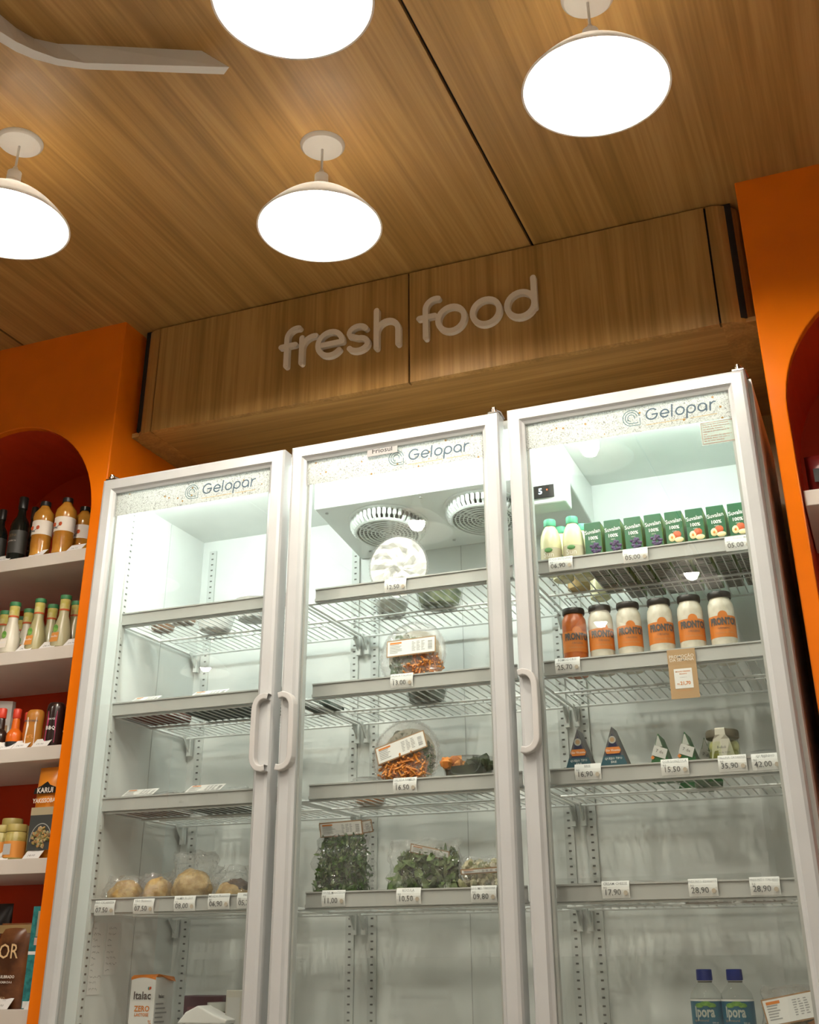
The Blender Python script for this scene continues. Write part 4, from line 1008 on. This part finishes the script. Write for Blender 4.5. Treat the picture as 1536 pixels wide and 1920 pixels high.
# milk carton
y = .20; p0 = at(247, 1832, y); p1 = at(293, 1832, y); w = p1.x-p0.x; H = p0.z-Fz[4]; d = .075
t = thing('milk_carton', 'white milk carton with orange top at the bottom of the left fridge', 'carton', ((p0.x+p1.x)/2, y, Fz[4]))
MB().box(-w/2, w/2, 0, d, 0, H).build('carton_body', M_paper, t, bevel=.002)
MB().add([(-w/2, 0, H), (w/2, 0, H), (w/2, d, H), (-w/2, d, H), (-w/2, .010, H+.004), (w/2, .010, H+.006), (w/2+.012, d-.01, H-.010), (-w/2, d-.01, H+.002)], [(0, 1, 5, 4), (1, 2, 6, 5), (2, 3, 7, 6), (3, 0, 4, 7), (4, 5, 6, 7)]).build('top_flap', M_oprint, t)
m = MB(); m.add([(-w/2, -.0005, H), (-w/2, -.0005, H-.006)]+[(-w/2+w*k/8, -.0005, H-.006+.006*math.sin(PI*k/8)*.9) for k in range(1, 9)]+[(w/2, -.0005, H)], [tuple(range(11))]); m.build('orange_band', M_oprint, t)
text('Italac', w*.34, M_ink, t, (0, -.0008, H-w*.58), bold=.02); text('ZERO', w*.24, M_oprint, t, (.002, -.0008, H-w*.98), bold=.02); text('LACTOSE', w*.135, M_oprint, t, (.002, -.0008, H-w*1.16), bold=.02)
MB().ribbon(arc(0, 0, .016, 0, 345, 28, .020), .0075, -.0008, None, False).build('zero_print', M_oprint, t, (0, 0, H-w*1.85)); text('%', w*.22, M_oprint, t, (w*.38, -.0008, H-w*1.40))
for q, c in ((-.3, (.02, .30, .28)), (.1, (.70, .15, .02)), (.5, (.55, .05, .02))): MB().blob((w*.27+q*.006, -.0008, H-w*.36+abs(q)*.003), .0022, .0006, .0032, 0, 0, 8, 5).build('logo_mark', pm('logo_mark%d' % int(q*10), c, .5), t)
text('Italac', w*.16, M_ink, t, (w/2+.0006, d*.35, H-w*.6), rot=(PI/2, 0, PI/2), bold=.02)
k = MB()
for i_ in range(9): k.box(w/2, w/2+.0006, d*.08, d*(.5+.1*(i_ % 3)), H-w*.85-i_*.009, H-w*.85-i_*.009+.003)
k.build('side_print', M_inkl, t)
# other goods on the bottom left deck
y = .26; p = at(372, 1880, y); zt = at(372, 1866, y).z
t = thing('dark_box', 'dark purple box lying at the bottom of the left fridge', 'box', (p.x+.03, y, Fz[4])); MB().box(-.05, .05, -.03, .03, 0, zt-Fz[4]).build('box', pm('plum_box', (.05, .012, .02), .4), t, bevel=.002); MB().box(-.04, .0, -.0306, -.03, .05, .12).build('box_panel', pm('plum_panel', (.13, .04, .05), .4), t)
y = .22; p = at(412, 1895, y); zt = at(412, 1885, y).z; hh = zt-Fz[4]
t = thing('food_jar', 'jar of yellow food between the dark box and the left door frame', 'jar', (p.x, y, Fz[4]))
MB().lathe([(.025, 0), (.032, .005), (.032, hh-.02), (.026, hh-.006), (.026, hh)], 28).build('jar_glass', M_jglass, t); MB().lathe([(0, .004), (.029, .006), (.029, hh-.03), (0, hh-.028)], 24, cap=False).build('food', mottled('yellow_food', (.40, .24, .07), (.55, .38, .14), 30), t); MB().lathe([(.0275, hh-.012), (.028, hh+.006), (0, hh+.007)], 24).build('lid', M_silver, t)
y = .17; p = at(404, 1914, y); t = thing('paper_parcel', 'white paper parcel at the bottom of the left fridge', 'parcel', (p.x-.02, y, Fz[4])); MB().prism([(-.06, .09), (.06, .09), (.064, .098), (.03, .108), (-.01, .125), (-.04, .112)], -.028, .028).build('paper_fold', M_paper, t, bevel=.003); MB().box(-.05, .05, -.012, .012, .0, .10).build('parcel_base', M_paper, t, bevel=.006)
y = .20; p = at(446, 1890, y); t = thing('slim_carton', 'slim grey carton behind the left door frame', 'carton', (p.x, y, Fz[4])); MB().box(-.02, .02, -.02, .02, 0, at(446, 1856, y).z-Fz[4]).build('carton_body', pm('carton_greige', (.45, .43, .37), .5), t, bevel=.002); MB().box(-.016, .016, -.0206, -.02, .05, .14).build('carton_panel', M_rail, t)
# handwritten notes stuck to the left wall of the fridge
rnd = random.Random(4)
for q, (px, n_, lb) in enumerate(((187, 11, 'handwritten paper note on the left fridge wall, nearer the door'), (214, 8, 'handwritten paper note on the left fridge wall, further inside'))):
    p = at(px, 1735, XI0+.001, 0); t = thing('paper_note', lb, 'note', (XI0+.0012, p.y, p.z), 0, 'notes on the fridge wall')
    hh = .018*n_*.72; MB().box(-.0006, 0, -.024, .024, -hh, .006).build('paper', M_paper, t)
    s_ = MB()
    for k in range(n_):
        z = -.006-k*.0125; yy = -.019
        for wd_ in range(rnd.randint(1, 3)):
            l = rnd.uniform(.008, .016); pts = [(yy+l*i_/8, z+rnd.uniform(-.0025, .0025)) for i_ in range(9)]
            for a, b in zip(pts[:-1], pts[1:]): s_.add([(.0004, a[0], a[1]-.0004), (.0004, b[0], b[1]-.0004), (.0004, b[0], b[1]+.0004), (.0004, a[0], a[1]+.0004)], [(0, 1, 2, 3)])
            yy += l+.003
            if yy > .018: break
    s_.build('handwriting', M_ink, t)

# ================================================================== LEFT NICHE
LZ = [1.912, 1.652, 1.402, 1.141, 0.822]; LN = ['topmost', 'second', 'third', 'fourth', 'fifth']
for z, nm in zip(LZ, LN):
    b = MB().box(-.688, -.092, .104, .435, z-.034, z).build('shelf_board', M_board, None, bevel=.0015); tag(b, f'pale laminate shelf board in the left orange arch, {nm} from the top', 'shelf', 'shelf boards in the arches')
def lx(px, py, y): return at(px, py, y).x
def small_tag(px, py, si, price, label, name='MOLHO'):
    y = .112; p = at(px, py, y)
    t = thing('price_card', label, 'price tag', (p.x, .108, LZ[si]+.0005), 0, 'price cards on the left arch shelves', rot=(-.75, 0, 0))
    MB().box(-.024, .024, 0, .0006, 0, .030).build('card', M_paper, t); text(price, .010, M_ink, t, (-.003, -.0004, .009), name='price', res=1); text(name, .0048, M_inkl, t, (0, -.0004, .023), name='product_name', res=1)
for a in ((5, 1050, 0, '32,00', 'price card at the left photo edge on the topmost arch shelf', 'VINAGRE'), (68, 1040, 0, '28,90', 'price card in front of the left amber bottle', 'VINAGRE'), (140, 1028, 0, '28,90', 'price card in front of the right amber bottle', 'VINAGRE'),
          (46, 1206, 1, '28,90', 'price card right of the white dressing bottle', 'MOLHO'), (90, 1201, 1, '28,90', 'price card between the two yellow dressing bottles', 'MOLHO'), (136, 1194, 1, '29,90', 'price card beside the orange bottle', 'MOLHO'),
          (8, 1398, 2, '21,90', 'price card in front of the dark sauce bottle', 'PIMENTA'), (38, 1395, 2, '14,90', 'price card in front of the hot sauce bottle', 'PIMENTA'), (76, 1390, 2, '19,90', 'price card in front of the honey mustard bottle', 'MOSTARDA'),
          (1, 1607, 3, '12,00', 'price card at the left photo edge on the fourth arch shelf', 'AZEITONA'), (60, 1598, 3, '14,00', 'price card in front of the noodle pack', 'YAKISSOBA'),
          (0, 1885, 4, '26,90', 'price card in front of the coffee pouch', 'CAFE'), (64, 1880, 4, '03,90', 'price card in front of the teal box', 'CHA')):
    small_tag(*a)
M_blackglass = pm('black_glass', (.008, .010, .008), .12); M_amber = mottled('amber_vinegar', (.42, .17, .02), (.55, .26, .04), 18, .15); M_foil = pm('foil_bronze', (.30, .20, .08), .4)
def wine(px, y, label, H=.20, R=.026):
    x = lx(px, 1000, y)
    t = lathe_thing('vinegar_bottle', label, 'bottle', (x, y, LZ[0]), [('body', [(R*.9, 0), (R, .004), (R, H*.55), (R*.85, H*.62), (R*.5, H*.70), (R*.42, H*.78), (R*.42, H*.97)], M_blackglass), ('capsule', [(R*.50, H*.82), (R*.50, H*.985), (R*.45, H), (0, H)], M_black), ('label_band', [(R+.0004, H*.12), (R+.0004, H*.46)], pm('label_black', (.03, .028, .022), .5))])
    text('ACETO', .010, M_foil, t, (-.004, 0, H*.38), bend=R+.001, name='label_text', res=1); text('BALSAMICO', .0065, M_cream, t, (-.004, 0, H*.30), bend=R+.001, name='label_text', res=1)
    return t
wine(36, .140, 'black balsamic vinegar bottle at the front of the topmost arch shelf', .195, .026)
wine(60, .225, 'dark vinegar bottle standing behind between the black and amber bottles', .20, .021)
wine(0, .135, 'dark bottle with gold top cut by the left photo edge', .165, .022)
wine(176, .150, 'slim dark bottle against the right edge of the left arch', .195, .012)
def amber(px, y, label, H=.170):
    x = lx(px, 990, y); R = .0285
    t = lathe_thing('vinegar_bottle', label, 'bottle', (x, y, LZ[0]), [('body', [(R*.85, 0), (R*.96, .005), (R*.90, .02), (R*.96, .045), (R*.93, H*.36), (R*.98, H*.38), (R*.98, H*.64), (R*1.02, H*.70), (R*.95, H*.78), (R*.55, H*.87), (R*.44, H*.90), (R*.42, H*.93)], M_amber), ('cap', [(R*.50, H*.915), (R*.52, H*.92), (R*.50, H*.99), (0, H)], M_black), ('label_band', [(R*1.0, H*.39), (R*1.0, H*.63)], M_cream)], 'amber apple vinegar bottles')
    for q in (-.4, .25): MB().blob((0, 0, 0), .006, .001, .006, .1, 1, 12, 6).build('apple_print', M_apple, t, (R*1.02*math.sin(q), -R*1.02*math.cos(q), H*.50))
    text('maçã', .010, M_ink, t, (-.006, 0, H*.45), bend=R*1.03, name='label_text', res=1, bold=.0005)
amber(80, .140, 'amber apple vinegar bottle with black cap, left one in front')
amber(121, .140, 'amber apple vinegar bottle with black cap, right one in front')
amber(156, .205, 'amber vinegar bottle standing behind beside the arch edge', .165)
# dressings
M_dr1 = pm('dressing_pale', (.62, .58, .46), .25); M_dr2 = pm('dressing_mustard', (.40, .36, .18), .25); M_dr3 = pm('dressing_herb', (.46, .43, .26), .25); M_capg = pm('cap_dark_green', (.04, .20, .07), .4); M_capy = mottled('neck_label_yellow', (.50, .42, .08), (.62, .55, .25), 60); M_ora = pm('label_orange', (.70, .28, .05), .5)
def dressing(px, y, mat, label, lab=M_ora, H=.145):
    x = lx(px, 1170, y); R = .0265
    t = lathe_thing('dressing_bottle', label, 'bottle', (x, y, LZ[1]), [('body', [(R*.85, 0), (R, .005), (R*.99, H*.18), (R*.92, H*.32), (R*.66, H*.52), (R*.50, H*.62), (R*.48, H*.72)], mat), ('neck_sleeve', [(R*.50, H*.70), (R*.52, H*.71), (R*.52, H*.93)], M_capy), ('cap', [(R*.56, H*.92), (R*.57, H*.93), (R*.56, H*.995), (0, H)], M_capg), ('collar_ring', [(R*.53, H*.705), (R*.535, H*.71), (R*.53, H*.735)], M_apple)], 'salad dressing bottles with green caps')
    MB().add([(-.014, -R*1.02, .016), (.010, -R*1.02, .016), (.012, -R*1.0, .040), (-.010, -R*1.0, .040)], [(0, 1, 2, 3)]).build('label_panel', lab, t)
    MB().blob((-.002, -R*.93, .052), .008, .0015, .010, .2, 2, 12, 6).build('leaf_print', M_leafp, t)
    text('molho', .008, M_paper, t, (-.001, -R*1.03, .030), name='label_text', res=1, bold=.01)
dressing(24, .138, M_dr1, 'white salad dressing bottle with green cap at the front left', M_cream)
dressing(71, .138, M_dr2, 'mustard-coloured salad dressing bottle at the front, middle one', M_ora)
dressing(118, .138, M_dr3, 'herb salad dressing bottle at the front right', M_ora)
for px, y, mat, lb in ((8, .195, M_dr3, 'far left'), (-22, .138, M_dr2, 'half outside the photo'), (52, .205, M_dr1, 'between the white and the mustard bottle'), (96, .195, M_dr3, 'between the mustard and the herb bottle'), (140, .195, M_dr2, 'beside the orange bottle'), (40, .26, M_dr2, 'deepest in the arch')):
    dressing(px, y, mat, 'salad dressing bottle in the back rows, '+lb)
x = lx(157, 1165, .15); lathe_thing('squeeze_bottle', 'plain orange bottle against the right edge of the left arch', 'bottle', (x, .15, LZ[1]), [('body', [(.014, 0), (.016, .005), (.016, .09), (.010, .115), (.009, .12)], M_ora), ('cap', [(.010, .118), (.010, .138), (.007, .142), (0, .142)], M_ora), ('label_band', [(.0163, .02), (.0163, .075)], M_black)])
# sauces
M_hot = pm('hot_sauce', (.72, .14, .01), .2); M_rcap = pm('cap_red', (.65, .05, .02), .4); M_soy = pm('dark_sauce', (.03, .015, .01), .2); M_honey = pm('honey_mustard', (.50, .20, .03), .25); M_mag = pm('label_magenta', (.35, .02, .08), .5); M_bbq = pm('bbq_sauce', (.025, .012, .010), .2)
def hot(px, y, mat, label, H=.105, R=.020, lab=M_black):
    x = lx(px, 1350, y)
    return lathe_thing('hot_sauce_bottle', label, 'bottle', (x, y, LZ[2]), [('body', [(R*.9, 0), (R, .004), (R, H*.34), (R*.92, H*.42), (R*.52, H*.52), (R*.48, H*.70), (R*.42, H*.78)], mat), ('cap', [(R*.50, H*.77), (R*.52, H*.78), (R*.52, H*.98), (R*.45, H), (0, H)], M_rcap), ('label_band', [(R+.0004, H*.03), (R+.0004, H*.20)], lab)], 'small sauce bottles with red caps')
hot(31, .135, M_hot, 'orange hot sauce bottle with red cap at the front'); hot(53, .185, M_hot, 'orange hot sauce bottle with red cap standing behind')
hot(3, .135, M_soy, 'dark sauce bottle with red cap at the left photo edge', .110, .021, M_cream)
def flask(px, y, mat, label, w, d, H, lab, parts):
    x = lx(px, 1350, y); t = thing('sauce_flask', label, 'bottle', (x, y, LZ[2]), .25, None)
    MB().lathe([(.82, 0), (.98, .004), (1, H*.25), (.92, H*.60), (.98, H*.85), (.90, H*.95), (.70, H), (0, H)], 28, sx=w, sy=d).build('body', mat, t)
    MB().add([(-w*.62, -d*.86, H*.10), (w*.50, -d*.90, H*.10), (w*.50, -d*.86, H*.80), (-w*.55, -d*.84, H*.80)], [(0, 1, 2, 3)]).build('label_panel', lab, t)
    for tx, s_, z, mt in parts: text(tx, s_, mt, t, (-.001, -d*.98, H*z), name='label_text', res=1, bold=.02)
    return t
flask(66, .138, M_honey, 'honey mustard squeeze bottle with cream label between hot sauce and barbecue', .024, .018, .098, M_cream, [('MOSTARDA', .0065, .70, M_ink), ('MEL', .012, .30, M_ora)])
flask(103, .140, M_bbq, 'dark barbecue sauce bottle with magenta label in front', .024, .018, .112, M_mag, [('BBQ', .013, .42, M_paper), ('SAUCE', .006, .62, M_paper)])
flask(124, .185, M_bbq, 'dark barbecue sauce bottle half hidden behind the front one', .022, .018, .108, M_dkred, [('BBQ', .013, .42, M_paper)])
x = lx(0, 1300, .2); t = thing('paper_packet', 'pale paper packet at the left photo edge above the red caps', 'packet', (x-.012, .25, LZ[2])); MB().add([(-.03, -.015, 0), (.03, -.015, 0), (.03, .015, 0), (-.03, .015, 0), (-.026, -.006, .16), (.022, -.006, .155), (.022, .006, .155), (-.026, .006, .16)], [(3, 2, 1, 0), (4, 5, 6, 7), (0, 1, 5, 4), (1, 2, 6, 5), (2, 3, 7, 6), (3, 0, 4, 7)]).build('packet', M_paper, t); MB().box(-.02, .02, -.0135, -.0125, .04, .09).build('packet_print', M_kraft, t)
# fourth shelf: jars and noodle pack
M_gold_lid = pm('gold_lid', (.42, .34, .10), .35); M_pickle = mottled('pickle_yellow', (.34, .28, .06), (.50, .42, .14), 40, .3)
def pjar(px, y, label, lab, R=.026, H=.082):
    x = lx(px, 1570, y)
    t = lathe_thing('pickle_jar', label, 'jar', (x, y, LZ[3]), [('jar_body', [(R*.85, 0), (R, .004), (R, H*.72), (R*.85, H*.80)], M_pickle), ('lid', [(R*.92, H*.79), (R*.95, H*.80), (R*.95, H*.97), (R*.9, H), (0, H)], M_gold_lid), ('label_band', [(R+.0004, H*.06), (R+.0004, H*.52)], lab)], 'pickle jars with gold lids')
    MB().add([(-.012, -R*1.03, H*.14), (.010, -R*1.03, H*.14), (.010, -R*1.03, H*.44), (-.012, -R*1.03, H*.44)], [(0, 1, 2, 3)]).build('ingredients_panel', M_rail, t)
pjar(30, .135, 'pickle jar with orange label in front', M_ora); pjar(2, .14, 'pickle jar with orange label cut by the left photo edge', M_ora)
pjar(20, .20, 'taller pickle jar standing behind the front jars', M_gold_lid, .027, .105); pjar(50, .24, 'small pickle jar deepest on the fourth arch shelf', M_gold_lid, .022, .09)
def pouch(name, label, cat, x, y, z, w, H, mat, dth=.022, rz=0, tilt=0):
    t = thing(name, label, cat, (x, y, z), 0, None, rot=(tilt, 0, rz)); n = 14; m = MB(); vs = []; fs = []; nu = 20
    for j_ in range(n+1):
        v = j_/n; b = (math.sin(PI*min(1, max(.0, .06+v*.94)))**.55)*.5+.03 if v < .97 else .03
        for i_ in range(nu):
            a = 2*PI*i_/nu; xx = math.cos(a)*w*(1+.012*noise.noise(Vector((v*9, a, w*50)))); yy = math.sin(a)*dth*b*(1+.25*noise.noise(Vector((math.cos(a)*3, v*8, 3))))
            vs.append((xx, yy, v*H))
    for j_ in range(n):
        for i_ in range(nu): a0 = j_*nu+i_; b0 = j_*nu+(i_+1) % nu; fs.append((a0, b0, b0+nu, a0+nu))
    fs.append(tuple(reversed(range(nu)))); fs.append(tuple(n*nu+i_ for i_ in range(nu)))
    m.add(vs, fs, True); m.build('pouch', mat, t); return t
M_kar = pm('pouch_orange', (.78, .26, .02), .28); x = lx(90, 1530, .145)
t = pouch('noodle_pack', 'tall orange noodle pack with black name panel against the arch edge', 'noodles', x, .145, LZ[3], .040, .215, M_kar, .034)
MB().prism([(-.034, .150), (.034, .150), (.030, .164), (.012, .170), (.004, .178), (-.004, .174), (-.014, .168), (-.032, .162)], -.0225, -.0215).build('brand_panel', M_black, t); text('KARUI', .017, M_cream, t, (0, -.0230, .157), bold=.02)
text('YAKISSOBA', .0145, M_cream, t, (0, -.0225, .133), bold=.02, sx=.9); MB().box(-.034, .034, -.0225, -.0215, .100, .118).build('bamboo_print', pm('bamboo', (.45, .38, .24), .6), t); MB().box(-.034, .034, -.0225, -.0215, .020, .100).build('photo_panel', pm('noodle_dark', (.05, .055, .05), .5), t)
MB().ribbon(arc(.004, .040, .031, 0, 180, 18, .040), .002, -.0232, None).build('bowl_print', M_silver, t); scatter(70, (.026, .0015, .024), chunkp(.003, .006), 9).build('vegetable_print', island('noodle_print', [(.45, .20, .05), (.55, .45, .25), (.10, .18, .05), (.6, .3, .08), (.5, .42, .28)]), t, (.004, -.0235, .048), kind='stuff')
# fifth shelf: coffee and tea
x = lx(27, 1820, .145); t = pouch('coffee_pouch', 'brown foil coffee pouch with gold letters at the bottom left', 'coffee', x-.005, .145, LZ[4], .048, .180, mottled('coffee_foil', (.07, .025, .010), (.20, .075, .025), 12, .25), .05)
text('L’OR', .044, M_gold, t, (-.012, -.0265, .118), bold=.005, sx=.9); text('EQUILIBRADO', .0085, M_cream, t, (.002, -.0275, .066), bold=.02); text('DA CASA E A 6', .0065, M_cream, t, (.002, -.0275, .055), bold=.02); text('RICO', .008, M_gold, t, (.0, -.0265, .022), res=1)
MB().box(-.047, .047, -.010, -.0095, .158, .176).build('top_seal', M_foil, t)
x = lx(67, 1830, .15); t = thing('tea_box', 'teal patterned tea box beside the coffee pouch', 'box', (x+.006, .135, LZ[4]), .12)
MB().box(-.022, .022, 0, .06, 0, .215).build('box', mottled('teal_pattern', (.01, .13, .14), (.03, .26, .25), 70, .4), t); MB().box(-.008, .020, -.0006, 0, .150, .205).build('tea_print', pm('tea_tan', (.45, .36, .24), .5), t); MB().box(-.022, .022, -.0006, 0, .112, .119).build('white_line', M_paper, t); MB().box(-.010, .022, -.0006, 0, .132, .148).build('pink_panel', pm('tea_pink', (.7, .45, .38), .5), t); MB().box(-.020, .004, -.0006, 0, .002, .016).build('white_panel', M_paper, t)
x = lx(0, 1745, .24); t = pouch('dark_pouch', 'dark pouch standing behind the coffee at the left photo edge', 'pouch', x-.03, .26, LZ[4], .045, .23, pm('dark_pouch_foil', (.02, .015, .015), .3), .04); MB().box(-.03, .03, -.022, -.021, .10, .16).build('pouch_print', M_kraft, t)

# ================================================================== RIGHT NICHE
for z, nm in ((1.795, 'topmost'), (1.53, 'second'), (1.27, 'third')):
    b = MB().box(1.706, 2.30, .104, .435, z-.034, z).build('shelf_board', M_board, None, bevel=.0015); tag(b, f'pale laminate shelf board in the right orange arch, {nm} from the top', 'shelf', 'shelf boards in the arches')
M_dred = pm('dark_red_foil', (.12, .008, .006), .3)
for x, y, lb in ((1.762, .17, 'dark red packet at the left of the top shelf in the right arch'), (1.86, .16, 'dark red packet further right on the top shelf in the right arch')):
    t = pouch('snack_packet', lb, 'packet', x, y, 1.795, .045, .10, M_dred, .05); MB().box(-.03, .03, -.028, -.027, .03, .06).build('packet_print', M_black, t)
